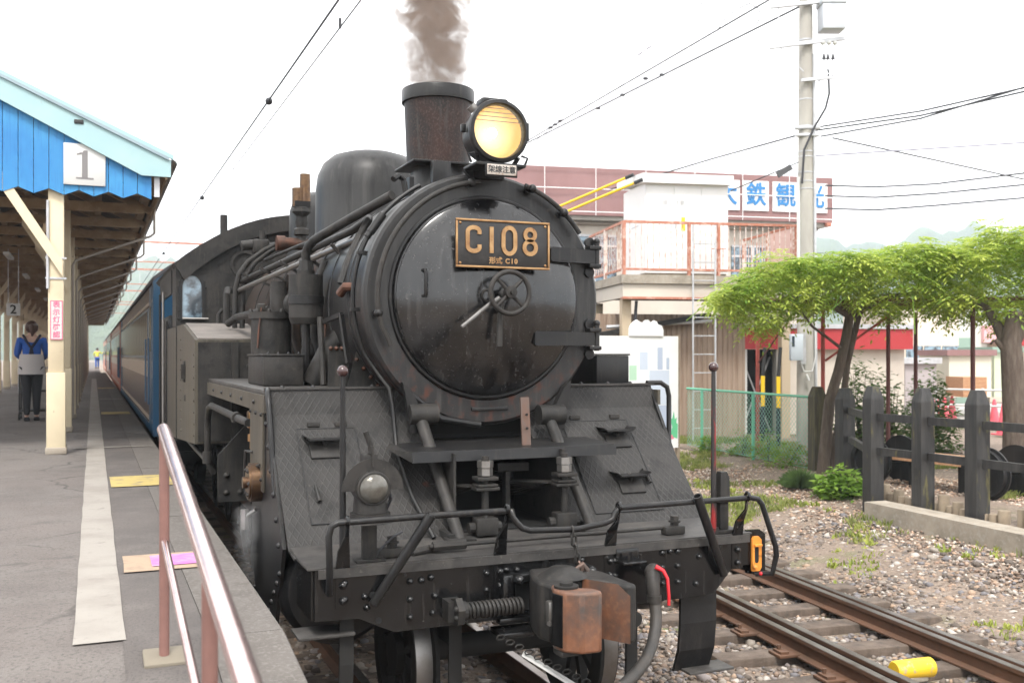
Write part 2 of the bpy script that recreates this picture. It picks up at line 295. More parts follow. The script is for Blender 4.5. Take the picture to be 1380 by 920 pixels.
m_earth=M('earth and fine gravel',(.22,.168,.13),.9,var=[((.15,.112,.085),1.2,.4,.7),((.32,.255,.205),25,.45,.7),((.12,.14,.05),.9,.58,.72)],bump=(45,.8,.03))
m_bpost=M('black tarred post',(.022,.021,.021),.6,var=[((.05,.047,.044),3,.4,.7,(4,4,.5)),((.13,.115,.04),2.8,.6,.72,(3,3,.7))],bump=(14,.3,.006,(6,6,.6)))
m_moss=M('mossy sleeper post',(.06,.052,.035),.8,var=[((.11,.095,.045),4,.45,.65,(4,4,.5))],bump=(14,.4,.008,(6,6,.6)))
m_green=M('green fence paint',(.16,.5,.34),.5); m_gwire=M('green chain wire',(.2,.42,.32),.5)
m_siding=M('brown corrugated siding',(.3,.22,.165),.7,var=[((.38,.29,.22),2,.4,.7,(3,3,.3)),((.24,.16,.11),4,.5,.7,(5,5,.3))])
m_rustw=M('rusty white paint',(.72,.62,.56),.6,var=[((.42,.16,.09),9,.45,.62)],bump=(40,.2,.003))
m_rustr=M('rust brown paint',(.42,.16,.1),.65,var=[((.6,.42,.34),10,.5,.7)])
m_white=M('white steel cabinet',(.82,.82,.82),.4,var=[((.76,.76,.75),1.2,.4,.7)])
m_beige=M('beige render',(.6,.54,.46),.8,var=[((.52,.46,.4),1,.4,.7)])
m_mauve=M('mauve cladding',(.25,.135,.13),.6,var=[((.3,.17,.165),1,.4,.7)])
m_sblue=M('sign blue',(.03,.2,.47),.5); m_yel=M('yellow sleeve',(.85,.55,.02),.45)
m_ypnt=M('chipped yellow paint',(.75,.48,.02),.5,var=[((.35,.3,.22),9,.6,.68)],bump=(30,.3,.005))
m_cabl=M('dark cable',(.03,.03,.035),.6); m_cablg=M('pale cable',(.25,.25,.3),.6)
m_redp=M('red fascia',(.42,.03,.035),.55); m_redpost=M('red oxide post',(.5,.1,.08),.55,var=[((.3,.07,.05),6,.45,.7)])
m_brnpost=M('maroon post',(.13,.04,.035),.6)
m_bark=M('bark',(.09,.065,.05),.85,var=[((.14,.11,.085),6,.4,.7,(4,4,.8))],bump=(16,.8,.02,(5,5,1)))
m_terra=M('terracotta',(.42,.14,.07),.75); m_wood=M('bench timber',(.4,.2,.1),.6,var=[((.5,.3,.17),4,.4,.7,(1,6,6))])
m_log=M('log edging',(.3,.24,.17),.85,var=[((.22,.17,.12),6,.4,.7)],bump=(30,.3,.005))
m_cone=M('cone red',(.75,.12,.16),.5); m_pink=M('pink awning',(.75,.4,.42),.6)
m_jack=M('blue jacket cloth',(.02,.1,.42),.8); m_trous=M('black trousers cloth',(.015,.015,.018),.85); m_apr=M('grey apron cloth',(.46,.43,.42),.85); m_strap=M('dark strap cloth',(.01,.012,.03),.8)
m_skin=M('skin',(.52,.33,.25),.55); m_hair=M('brown hair',(.06,.028,.018),.5); m_vest=M('yellow vest',(.7,.75,.1),.7)
m_bodyb=M('coach blue',(.02,.1,.2),.3,coat=.3); m_bodyr=M('coach brown',(.12,.08,.075),.25,coat=.4,var=[((.17,.12,.11),1,.4,.7)])
m_bodyo=M('coach orange',(.6,.14,.05),.3,coat=.3); m_bodyc=M('coach cream',(.68,.55,.42),.3,coat=.3); m_croof=M('coach roof',(.1,.1,.11),.6); m_cwin=M('coach window',(.03,.045,.06),.1,spec=.8); m_under=M('underframe black',(.014,.013,.012),.8)
m_hill=M('wooded hill',(.05,.085,.04),.95,var=[((.09,.13,.05),.02,.4,.65),((.03,.05,.03),.09,.5,.7)],bump=(.12,1.,6))
m_wist=leafmat('wisteria leaf',(.14,.28,.03),(.5,.57,.11),.5); m_shrub=leafmat('shrub leaf',(.05,.1,.02),(.14,.22,.05),.3); m_grass=leafmat('grass blade',(.12,.17,.035),(.36,.38,.12),.35); m_lime=leafmat('lime leaf',(.12,.25,.03),(.28,.42,.07),.4)
def stonemat(name,cols):
    m=bpy.data.materials.new(name); m.use_nodes=True; n=m.node_tree; B=n.nodes['Principled BSDF']; B.inputs['Roughness'].default_value=.85
    g=n.nodes.new('ShaderNodeNewGeometry'); r_=n.nodes.new('ShaderNodeValToRGB'); r_.color_ramp.interpolation='CONSTANT'; el=r_.color_ramp.elements
    while len(el)<len(cols): el.new(.5)
    for i,c_ in enumerate(cols): el[i].position=i/len(cols); el[i].color=(*c_,1)
    n.links.new(g.outputs['Random Per Island'],r_.inputs[0]); n.links.new(r_.outputs[0],B.inputs['Base Color']); MATS[name]=m; return m
X3=Vector((1,0,0));Y3=Vector((0,1,0));Z3=Vector((0,0,1))
# ================================================================== the setting
PZ=1.02; PE=-1.49; PW=-5.97; PY0=-1.55; SLOPE=.128
def ss(a,b,x):
    t=min(1,max(0,(x-a)/(b-a))); return t*t*(3-2*t)
def cxt(y): # centre of the neighbouring track
    return 3.27+.12*y if y<8 else 4.23+.5*(1-math.exp(-(y-8)*.24))
def gh(x,y):
    if x<-6: return -.16
    h=-.15+.27*ss(4.7,6.6,x)+.17*ss(6.9,8.6,x)
    if x>9 : h+=.06*ss(9,14,x)
    h-=.055*(1-ss(1.0,1.5,abs(x-cxt(y))))
    return h
g=G(); xs=[-1500,-400,-120,-40,-15,-6.2]+[-5+i*.25 for i in range(120)]+[28,35,50,90,160,400,1500]; ys=[-400,-60,-20,-12]+[-10+i*1. for i in range(50)]+[45,60,100,200,500,1200,2000]
nx=len(xs); g.add([(x,y,gh(x,y)+(.03*math.sin(x*2.1+y)*math.cos(y*1.3-x*.7) if 4.6<x<25 else 0)) for y in ys for x in xs],[(j*nx+i,j*nx+i+1,(j+1)*nx+i+1,(j+1)*nx+i) for j in range(len(ys)-1) for i in range(nx-1)])
struct('ground',g,m_earth,60)
# ---- station road behind the garden
g=G(); c0=at(1260,26); 
g.box((20,17,.29),(14,9,.06),R(-12)); g.v=[(x,y,z+.12) for x,y,z in g.v]; struct('road',g,M('pale road',(.42,.4,.38),.85,var=[((.36,.34,.32),2,.4,.7)]))
# ---- platform
g=G()
def pz(y): return PZ if y>PY0 else PZ-SLOPE*(PY0-y)
ysl=[-9.5,PY0,160]
for x0,x1 in((PW,PE-.36),):
    pass
tv=[]
for y in ysl: tv+=[(PW,y,pz(y)),(PE-.3,y,pz(y)),(PE-.3,y,-.3),(PW,y,-.3)]
g.add(tv,[(0,1,5,4),(4,5,9,8),(1,2,6,5),(5,6,10,9),(3,0,4,7),(7,4,8,11),(0,3,2,1),(8,9,10,11)])
plat=struct('platform',g,m_asph)
cp=[]
for i,(ya,yb) in enumerate([(-9.5+1.59*k,-9.5+1.59*(k+1)) for k in range(5)]+[(-1.55+1.6*k,-1.55+1.6*(k+1)) for k in range(40)]):
    gg=G(); e=.004; dz=rnd.uniform(.003,.007)
    gg.add([(x,y,pz(y)+dz-dd) for y in(ya+e,yb-e) for x,dd in((PE-.3+.002,0),(PE-.012,0),(PE,.02),(PE,.9),(PE-.3+.002,.9))],[(0,1,6,5),(1,2,7,6),(2,3,8,7),(3,4,9,8),(4,0,5,9),(0,4,3,2,1),(5,6,7,8,9)])
    mk('coping_stone',gg,m_cope,plat,0)
# painted marks on the platform
def mark(name,x0,x1,y0,y1,mat,h=.004,jag=.003,par_=plat,seed=1):
    r=random.Random(seed); n=max(2,int((y1-y0)/.37)) if y1-y0>.8 else 2; gg=G(); v=[]
    for i in range(n+1):
        y=y0+(y1-y0)*i/n; v+=[(x0+r.uniform(-jag,jag),y,pz(y)+h),(x1+r.uniform(-jag,jag),y,pz(y)+h)]
    gg.add(v,[(2*i,2*i+1,2*i+3,2*i+2) for i in range(n)]); return mk(name,gg,mat,par_,0)
mark('edge_paving',-2.11,PE-.302,-9.4,PY0,M('darker edge paving',(.12,.104,.096),.85,var=[((.085,.075,.07),.9,.4,.7),((.15,.132,.122),3,.5,.75),((.06,.054,.05),80,.5,.7)],bump=(160,.7,.006)),.0035,.0); mark('edge_paving',-2.11,PE-.302,PY0,110,MATS['darker edge paving'],.0035,.0)
mark('white_line',-2.29,-2.1,-1.47,45,m_line,.0075)
mark('white_line',-2.29,-2.1,-3.2,-1.9,m_line,.0075,seed=3)
mark('cross_line',-2.44,PE-.05,7.32,7.42,m_line,.0115,seed=4)
mark('cross_line',-2.08,PE-.05,21.5,21.75,m_line,.0115,seed=5)
for y0 in(3.4,14.6,30.2): mark('yellow_patch',-2.08,PE-.08,y0,y0+.78,m_yline,.0115,seed=6)
mark('tape_patch',-2.07,-1.6,-.19,.26,m_tape,.0115,.004); mark('floor_notice',-1.93,-1.605,-.1,.19,m_mag,.0155,.002)
# ---- tracks
def rail_line(pts,parent,nm='rail'):
    def sweep(prof,mat,name):
        gg=G(); v=[]; n=len(prof)
        for i,p in enumerate(pts):
            a=Vector(pts[max(0,i-1)]);b=Vector(pts[min(len(pts)-1,i+1)]);t=(b-a).normalized();sd=Vector((t.y,-t.x,0))
            v+=[Vector(p)+sd*q[0]+Z3*q[1] for q in prof]
        gg.add(v,[(i*n+k,i*n+(k+1)%n,(i+1)*n+(k+1)%n,(i+1)*n+k) for i in range(len(pts)-1) for k in range(n)]+[tuple(range(n)),tuple(range((len(pts)-1)*n,len(pts)*n))[::-1]])
        return mk(name,gg,mat,parent,30)
    w=sweep([(-.061,-.14),(.061,-.14),(.061,-.128),(.012,-.112),(.009,-.04),(.031,-.03),(.032,-.0045),(-.032,-.0045),(-.031,-.03),(-.009,-.04),(-.012,-.112),(-.061,-.128)],m_railw,nm)
    sweep([(-.03,-.0045),(.03,-.0045),(.028,.0),(-.028,.0)],m_railt,'rail_head')
def cxt(y): # centre of the neighbouring track
    return 3.27+.12*y if y<8 else 4.23+.5*(1-math.exp(-(y-8)*.24))
def sleeper_mesh(L):
    gg=G().bbox((0,0,.07),(L,.21,.14),.012); return gg
tr1=tag(empty('railway_track',(0,0,-.15)),kind='structure')
rail_line([(-.565,y,0) for y in(-12,160)],tr1); rail_line([(.565,y,0) for y in(-12,160)],tr1)
slp=mk('sleeper',sleeper_mesh(2.1),m_slp,tr1,30); slp.location=Vector((0,-3.0,-.28))-WL[tr1.name]; WL[slp.name]=Vector((0,-3.0,-.28))
for k in range(1,36): inst(slp,(rnd.uniform(-.04,.04),-3+k*.62,-.282),tr1,(0,0,rnd.uniform(-.02,.02)))
tr2=tag(empty('railway_track',(3.3,0,-.15)),kind='structure')
yy=[-9+i*1.0 for i in range(18)]+[10,13,17,22,30,60]
for off in(-.57,.57,-.44,.45):
    rail_line([(cxt(y)+off,y,-.0 if abs(off)>.5 else .004) for y in yy],tr2,'rail' if abs(off)>.5 else 'check_rail')
for k in range(60):
    y=-5.5+k*.6; o=inst(slp,(cxt(y)+rnd.uniform(-.06,.06),y,-.277+rnd.uniform(-.004,.006)),tr2,(0,0,-.12+rnd.uniform(-.03,.03))); o.scale=(1.12,rnd.uniform(.9,1.1),1)
# rail chairs with bolts near the loco
gch=G().bbox((0,0,.012),(.36,.17,.024),.006); 
for sx in(-.12,.13): gch.cyl((sx,.03,.02),(sx,.03,.075),.016,n=6); gch.box((sx,0,.032),(.07,.12,.02))
ch=mk('rail_chair',gch,m_railw,tr2,30); first=True
for k in range(22):
    y=-4.3+k*.6
    for off in(-.6,.6):
        l=(cxt(y)+off,y,-.137)
        if first: ch.location=Vector(l)-WL[tr2.name]; first=False
        else: inst(ch,l,tr2,(0,0,-.12))
tr3=tag(empty('railway_track',(-7.6,20,-.15)),kind='structure')
rail_line([(-8.17,y,0) for y in(-5,150)],tr3); rail_line([(-7.03,y,0) for y in(-5,150)],tr3)
x,y=at(1230,7.1); ym=thing('track_marker',(x,y,-.14),'short chipped yellow cylinder lying between the rails','marker'); ax=Vector((1.0,-.1,0)).normalized()
mk('drum',G().lathe([(0,-.16),(.06,-.16),(.068,-.15),(.07,.15),(.062,.16),(0,.16)],(x,y,-.085),ax,24),m_ypnt,ym,40); mk('drum_foot',G().bbox((x,y,-.15),(.2,.1,.04),.006),m_conc,ym)
# ---- ballast, chippings, grass
ICO=bmesh.new(); bmesh.ops.create_icosphere(ICO,subdivisions=1,radius=1); IV=np.array([v.co[:] for v in ICO.verts]); IF=np.array([[v.index for v in f.verts] for f in ICO.faces]); ICO.free()
def stones(name,P,sz,mat,label,seed):
    r=np.random.RandomState(seed); n=len(P); P=np.array(P); sz=np.array(sz)
    v=(IV[None]+r.uniform(-.3,.3,(n,12,3)))*(1+r.uniform(-.25,.25,(n,12,1)))*np.stack([r.uniform(.7,1.3,n),r.uniform(.7,1.3,n),r.uniform(.45,.85,n)],1)[:,None]
    a=r.uniform(0,6.28,n); c,s_=np.cos(a),np.sin(a)
    v=np.stack([v[...,0]*c[:,None]-v[...,1]*s_[:,None],v[...,0]*s_[:,None]+v[...,1]*c[:,None],v[...,2]],-1)*sz[:,None,None]+P[:,None]
    f=(IF[None]+12*np.arange(n)[:,None,None]).reshape(-1,3); v=v.reshape(-1,3)
    me=bpy.data.meshes.new(name); me.vertices.add(len(v)); me.vertices.foreach_set('co',v.ravel()); me.loops.add(f.size); me.loops.foreach_set('vertex_index',f.ravel().astype(np.int32)); me.polygons.add(len(f)); me.polygons.foreach_set('loop_start',np.arange(0,f.size,3,dtype=np.int32)); me.update(calc_edges=True)
    me.materials.append(mat); o=bpy.data.objects.new(name,me); COL.objects.link(o); return tag(o,label,'gravel',kind='stuff')
m_bal=stonemat('ballast stones',[(.11,.088,.072),(.2,.165,.14),(.3,.26,.22),(.13,.1,.08),(.22,.19,.18),(.34,.24,.17),(.16,.15,.155),(.42,.38,.34),(.25,.18,.135),(.11,.09,.075)]); m_chip=stonemat('brown chippings',[(.42,.3,.22),(.3,.2,.145),(.52,.42,.34),(.22,.15,.11),(.5,.33,.23),(.36,.28,.23),(.6,.52,.44)])
P_=[];Z_=[];P2=[];Z2=[]
r=random.Random(3)
for i in range(40000):
    y=r.uniform(-2.2,11) if r.random()<.75 else r.uniform(-2.2,4); x=r.uniform(.6,6.7)
    q=abs(x-cxt(y)); h=gh(x,y)
    onslp = q<1.15 and abs(((y+5.5+.12*(x-cxt(y)))/.6+.5)%1-.5)<.2
    if onslp and r.random()<.97: continue
    if 5.2<x and r.random()<ss(5.2,6.5,x)*.75: continue
    s_=r.uniform(.011,.029)*(1 if r.random()<.8 else r.uniform(1.2,1.9))
    P_.append((x,y,h+r.uniform(-.01,.012))); Z_.append(s_)
for i in range(7000):
    x=r.uniform(-1.45,1.2); y=r.uniform(-3,7); P_.append((x,y,-.16+r.uniform(-.02,.02))); Z_.append(r.uniform(.02,.045))
stones('ballast',P_,Z_,m_bal,'loose grey and brown track ballast around the rails',1)
for i in range(15000):
    x=r.uniform(5.0,9.6); y=r.uniform(.5,11)
    if r.random()<.55*(1-ss(5,6.6,x)): continue
    if x>6.5 and y<4.1 and x<7.2: continue
    P2.append((x,y,gh(x,y)+r.uniform(-.008,.01))); Z2.append(r.uniform(.008,.024))
for i in range(5000):
    x=r.uniform(7.1,13); y=r.uniform(.5,9); P2.append((x,y,gh(x,y)+.01)); Z2.append(r.uniform(.008,.025))
stones('chippings',P2,Z2,m_chip,'fine brown chippings along the foot of the kerb and black fence',2)
def nz(x,y): return math.sin(x*1.7+2.3*math.sin(y*.9))*math.cos(y*1.3+1.9*math.sin(x*.8))
def blades(name,pts,mat,label,cat,h=(.03,.1),w=.008,seed=4):
    r=random.Random(seed); v=[];f=[]
    for (x,y,z) in pts:
        for k in range(r.randint(5,10)):
            a=r.uniform(0,6.28); H=r.uniform(*h); l=r.uniform(.2,.8)*H; bx,by=x+r.gauss(0,.03),y+r.gauss(0,.03); ww=w*r.uniform(.6,1.4)
            n=len(v); ca,sa=math.cos(a),math.sin(a)
            v+=[(bx-sa*ww,by+ca*ww,z-.01),(bx+sa*ww,by-ca*ww,z-.01),(bx+ca*l*.4+sa*ww*.7,by+sa*l*.4-ca*ww*.7,z+H*.7),(bx+ca*l,by+sa*l,z+H)]; f+=[(n,n+1,n+2),(n,n+2,n+3)]
    me=bpy.data.meshes.new(name); me.from_pydata(v,[],f); me.materials.append(mat); o=bpy.data.objects.new(name,me); COL.objects.link(o); return tag(o,label,cat,kind='stuff')
pts=[]
for i in range(14000):
    x=r.uniform(4.6,11); y=r.uniform(-1,13.5); k=nz(x,y)
    if x<6.7 and y<5: keep=(k>.35 and r.random()<.5) if y>3.5 else (k>.5 and r.random()<.4)
    elif x>6.6 and y<6.4: keep=k>.85
    else: keep=k>.0
    if keep: pts.append((x,y,gh(x,y)))
pts2=[]
for i in range(420):
    x=r.uniform(4.5,6.7); y=r.uniform(-1,8)
    if nz(x*1.3+4,y*1.1)<.02: continue

    for k in range(r.randint(1,5)): pts2.append((x+r.gauss(0,.06),y+r.gauss(0,.06),gh(x,y)))
blades('weeds',pts2,leafmat('weed leaf',(.17,.23,.04),(.42,.46,.1),.35),'small lime green weeds dotted over the gravel beside the track','weeds',(.02,.075),.016,9)
blades('grass',pts,m_grass,'thin yellowish grass and weeds growing through the gravel','grass')
# ================================================================== platform canopy
cx_=-3.73; EX=-1.40; EZ=4.33; RS=.45; CY0=6.72; CY1=70
def roofz(x): return EZ+RS*(abs(EX-cx_)-abs(x-cx_))
can=thing('platform_canopy',(cx_,CY0,PZ),'long wooden platform roof with blue scalloped gable boards on cream posts','canopy')
ridge=roofz(cx_)
for sg in(1,-1):
    ex=cx_+sg*(cx_-EX)*-1
    g=G(); g.prism([(0,0),(ex-cx_,EZ-ridge),(ex-cx_,EZ-ridge+.035),(0,.035)],(cx_,CY0-.12,ridge+.09),X3,Z3,-(CY1-CY0)); mk('roof_sheet',g,m_tin,can,0)
    g=G(); g.prism([(0,0),(ex-cx_-sg*.03,EZ-ridge+.0135),(ex-cx_-sg*.03,EZ-ridge+.0335),(0,.02)],(cx_,CY0+.06,ridge+.062),X3,Z3,-(CY1-CY0-.2)); mk('roof_boarding',g,m_soff,can,0)
    for k,fx in enumerate((.06,.32,.58,.84)):   # purlins
        x=ex+(cx_-ex)*fx; g=G().bar((x,CY0+.06,roofz(x)-.01),(x,CY1,roofz(x)-.01),.1,.12); mk('purlin',g,m_timb,can,0)
    g=G().bar((ex-sg*.02,CY0+.1,EZ-.02),(ex-sg*.02,CY1,EZ-.02),.025,.16); mk('eave_board',g,m_timb,can,0)
    g=G(); g.lathe([(.055,0),(.055,CY1-CY0),(.049,CY1-CY0),(.049,0),(.055,0)],(ex+sg*.045,CY0,EZ+.07),(0,1,0),10,a0=PI,a1=2*PI,ref=(1,0,0)); mk('gutter',g,m_galv,can,40)
# bargeboards
for sg in(1,-1):
    ex=cx_+sg*(EX-cx_); d=Vector((ex-cx_,0,EZ-ridge)).normalized()
    a=Vector((cx_,CY0-.06,ridge+.03)); b=Vector((ex+sg*.02,CY0-.06,EZ+.02))
    g=G(); t=.2; g.prism([(0,.08),((b.x-a.x),(b.z-a.z)+.08),((b.x-a.x),b.z-a.z-t+.08),((b.x-a.x)-sg*.32,b.z-a.z-t+.08),(0,-t+.04)][::(1 if sg>0 else -1)],a,X3,Z3,.035); mk('bargeboard',g,m_cyan,can,0)
    g=G(); g.prism([(0,.135),((b.x-a.x)+sg*.03,(b.z-a.z)+.135),((b.x-a.x)+sg*.03,b.z-a.z+.082),(0,.082)][::(1 if sg>0 else -1)],a-Y3*.012,X3,Z3,.045); mk('bargeboard_strip',g,m_cyan,can,0)
# gable boards, two to a tooth
bw=.156; xr=-1.59; i=0
x=xr
while x>2*cx_-xr+.02:
    x0=x-bw+.004; x1=x-.002; lo=3.965
    za,zb=(lo,lo+.062) if i%2==0 else (lo+.062,lo)
    top=lambda q: roofz(q)-.13+.19
    yo=rnd.uniform(-.003,.003)
    g=G(); g.prism([(x1,za),(x1,top(x1)-.13),(x0,top(x0)-.13),(x0,zb)],(0,CY0-.005+yo,0),X3,Z3,.022); mk('gable_board',g,m_blue,can,0)
    x-=bw; i+=1
g=G().box((-1.53,CY0+.0,4.25),(.06,.03,.5)); mk('gable_edge',g,m_galv,can,0)
g=G().box((cx_,CY0+.05,4.08),(4.2,.06,.1)); mk('gable_rail',g,m_timb,can,0)
# posts in two rows
PXR=(-2.61,2*cx_+2.61); py=[6.84+3.45*k for k in range(19)]
proto={}
for row,pxx in enumerate(PXR):
    for k,y in enumerate(py):
        parts=[('post','p'),('post_sleeve','s'),('post_base','b'),('knee_brace','k%d'%row)]
        for nm,key in parts:
            if key not in proto:
                if key=='p': gg=G().bbox((pxx,y,(1.95+4.4)/2),(.165,.165,2.45),.008); mt=m_cream
                elif key=='s': gg=G().bbox((pxx,y,(PZ+.07+1.95)/2),(.2,.2,1.95-PZ-.07),.01); mt=m_cream
                elif key=='b': gg=G().bbox((pxx,y,PZ+.04),(.225,.225,.08),.012); mt=m_conc
                else:
                    sg=1 if row==0 else -1
                    gg=G().prism([(0,0),(sg*-.0,-.18),(sg*-.62,.78),(sg*-.62,.98)][::(1 if sg>0 else -1)],(pxx+sg*.07,y-.1,3.22),X3,Z3,.04); mt=m_cream
                proto[key]=(mk(nm,gg,mt,can,30),pxx,y)
            else:
                o,ox,oy=proto[key]; w=WL[o.name]; inst(o,(w.x+pxx-ox,w.y+y-oy,w.z),can)
g0=None
for k in range(37):          # tie beams and rafters
    y=7.7+1.725*k
    if y>CY1-.5: break
    for nm,a,b,w,h in(('tie_beam',(PXR[0]+1.05,y,4.22),(PXR[1]-1.05,y,4.22),.09,.13),):
        g=G().bar(a,b,w,h); mk(nm,g,m_timb,can,0)
    for sg in(1,-1):
        ex=cx_+sg*(EX-cx_)
        if k<16: mk('rafter',G().bar((cx_,y+.4,ridge-.08),(ex-sg*.05,y+.4,EZ-.08),.06,.1),m_timb,can,0)
for pxx in PXR: mk('beam',G().bar((pxx,CY0+.1,4.36),(pxx,CY1,4.36),.12,.16),m_timb,can,0)
for pxx in PXR: mk('lower_beam',G().bar((pxx-.12,CY0+.3,3.62),(pxx-.12,CY1,3.62),.05,.1),m_timb,can,0)
for k in range(1,12):        # drain pipes from the gutter to the posts
    y=6.84+3.45*k+.15; mk('drain_pipe',G().tube([(EX+.04,y,4.37),(EX+.04,y,4.0),(EX-.02,y,3.95),(-2.46,y,3.55),(-2.5,y,3.48),(-2.5,y,PZ+.2)],.02,8),m_dpipe,can,40)
for k in range(6):
    y=9+5*k; mk('lamp_tube',G().bbox((-3.6,y,3.9),(.1,1.1,.05),.01),m_pale,can,0)
mk('conduit',G().tube([(-2.695,6.74,3.9),(-2.695,6.74,2.9)],.016),m_galv,can); [mk('conduit_clip',G().bar((-2.72,6.752,z),(-2.5,6.752,z),.012,.02),m_galv,can) for z in(3.25,3.02)]
mk('gable_lamp',G().bbox((-2.37,CY0-.06,4.79),(.1,.1,.05),.01),m_ink,can)
# signs
s1=thing('platform_sign',(-2.31,CY0-.03,4.08),'square white sign with grey figure 1 on the blue gable boards','sign')
mk('board',G().bbox((-2.31,CY0-.05,4.315),(.44,.02,.47),.004),m_pale,s1)
m_fig=M('grey figure',(.2,.19,.19),.6)
g=G(); o=(-2.31,CY0-.061,4.315)
g.prism([(-.028,-.15),(.032,-.15),(.032,.16),(-.01,.16),(-.028,.13)],o,X3,Z3,.003); g.prism([(-.09,-.165),(.095,-.165),(.095,-.148),(-.09,-.148)],o,X3,Z3,.003); g.prism([(-.085,.105),(-.085,.118),(-.03,.14),(-.03,.115)][::-1],o,X3,Z3,.003)
mk('figure',g,m_fig,s1,0)
for a in(-.2,.2):
    for b in(-.215,.215): mk('screw',G().cyl((o[0]+a,o[1]-.004,o[2]+b),(o[0]+a,o[1]+.004,o[2]+b),.008,n=8),m_galv,s1)
s2=thing('platform_sign',(-3.97,14.2,3.1),'small white sign with black figure 2 hanging under the roof','sign')
x2,y2=at(18,19.3); mk('board',G().bbox((x2,y2,zat(417,19.3)),(.24,.02,.24),.003),m_pale,s2); text('2',.24,(x2,y2-.012,zat(417,19.3)-.005),X3,Z3,m_ink,'figure',s2,.003,weight=.004)
mk('hanger',G().cyl((x2-.09,y2,zat(417,19.3)+.1),(x2-.09,y2,4.2),.006,n=6).cyl((x2+.09,y2,zat(417,19.3)+.1),(x2+.09,y2,4.2),.006,n=6),m_galv,s2)
s3=thing('post_notice',(-2.61,6.72,2.3),'tall white notice with pink border and vertical Japanese writing on the post','notice')
m_pinkink=M('pink ink',(.75,.12,.25),.5)
mk('board',G().box((-2.605,6.748,2.545),(.13,.012,.44)),m_pale,s3)
for zz in(2.763,2.327): mk('border',G().box((-2.605,6.741,zz),(.126,.003,.008)),m_pinkink,s3)
for xx in(-2.665,-2.545): mk('border',G().box((xx,6.741,2.545),(.008,.003,.436)),m_pinkink,s3)
for k,chh in enumerate('表示灯確認'): text(chh,.078,(-2.605,6.7415,2.715-.085*k),X3,Z3,m_pinkink,'character',s3,.002,weight=.001)
# ---- ramp handrail
hr=thing('ramp_handrail',(-1.97,-1.7,pz(-1.7)),'pinkish stainless handrail with two bars going down the platform ramp','handrail')
def hz(y,z0): return z0-SLOPE*(-1.70-y)
mk('top_bar',G().tube([(-1.97,-1.655,hz(-1.655,1.858)),(-1.97,-1.70,hz(-1.7,1.862)),(-1.97,-5.2,hz(-5.2,1.862))],.0245,16),m_rail,hr,50)
mk('bar_cap',G().lathe([(.0245,0),(.02,.012),(.008,.018),(0,.019)],(-1.97,-1.655,hz(-1.655,1.858)),(0,1,.05),16),m_rail,hr)
mk('lower_bar',G().tube([(-1.97,-1.68,hz(-1.68,1.447)),(-1.97,-5.2,hz(-5.2,1.447))],.0135,12),m_rail,hr,50)
for y in(-1.70,-3.30,-4.9):
    mk('post',G().cyl((-1.97,y,pz(y)-.03),(-1.97,y,hz(y,1.862)-.015),.0185,n=16),m_railp,hr,50)
    mk('post_footing',G().bbox((-1.97,y,pz(y)+.004),(.15,.16,.024),.008,Matrix.Rotation(math.atan(SLOPE),3,'X')),M('footing mortar',(.19,.165,.125),.85,var=[((.18,.155,.12),20,.45,.7)]) if y==-1.7 else MATS['footing mortar'],hr)
# ---- pale building across the far platform edge
pb=thing('lineside_building',(-11.5,40,-.15),'pale pink lineside building behind the cream posts','building')
mk('wall',G().box((-11.5,40,1.8),(2,60,4)),M('pink render',(.6,.42,.4),.8,var=[((.52,.36,.34),1,.4,.7)]),pb,0)
for k in range(10): mk('window',G().box((-10.48,14+6*k,2.2),(.06,2,1.1)),m_cwin,pb,0)
mk('roof',G().prism([(-12.8,3.8),(-10.2,3.8),(-11.5,4.7)],(0,70.5,0),X3,Z3,61),m_croof,pb,0)
# ================================================================== steam locomotive
L=thing('steam_locomotive',(0,4,-.0),'black steam tank locomotive with lit headlamp and brass number plate on the smokebox door','locomotive')
ZC=2.49; O=Vector((0,0,ZC))
def arc(Rr,a0,a1,y,n=20,zc=ZC): return [(Rr*math.cos(R(a0+(a1-a0)*i/n)),y,zc+Rr*math.sin(R(a0+(a1-a0)*i/n))) for i in range(n+1)]
RIV=None
def rivets(parent,pts,axis=(0,-1,0),r=.014,h=.012,mat=None,name='rivet',n=8):
    prof=[(r,0),(r*.92,h*.45),(r*.6,h*.85),(0,h)]
    o=None
    for p in pts:
        if o is None:
            o=mk(name,G().lathe(prof,p,axis,n),mat or m_black,parent,60); b=WL[o.name]-Vector(p)
        else: inst(o,Vector(p)+b,parent)
def nut(g,p,axis,r,h):
    a=Vector(axis).normalized(); p=Vector(p); g.cyl(p,p+a*h,r,n=6); g.cyl(p+a*h,p+a*(h*1.9),r*.55,n=10); return g
# ---- smokebox, front ring, door
sb=mk('smokebox',G().lathe([(.745,1.62),(.757,1.6),(.757,.1),(.768,.09),(.772,.03),(.765,.008),(.748,-.008),(.62,-.008),(.615,.02),(.3,.05)],O,(0,1,0),72),m_ringrust,L,25)
for y in(.45,1.0,1.52): mk('band',G().lathe([(.757,-.03),(.764,-.028),(.764,.028),(.757,.03)],O+Y3*y,(0,1,0),64),m_box,sb,30)
mk('door_seat',G().ring(O+Vector((0,-.012,.01)),(0,1,0),.607,.014,64,8),m_box,sb,60)
door=mk('smokebox_door',G().lathe([(.3,-.005),(.594,-.01),(.597,-.035),(.59,-.052),(.575,-.062),(.53,-.078),(.47,-.103),(.4,-.131),(.32,-.158),(.24,-.178),(.16,-.192),(.08,-.2),(0,-.202)],O+Z3*.01,(0,1,0),72),m_door,L,40)
def dy(x,z):       # door surface
    r=math.hypot(x,z-2.5); return -.202+.62*r*r*.55 if r<.6 else -.008
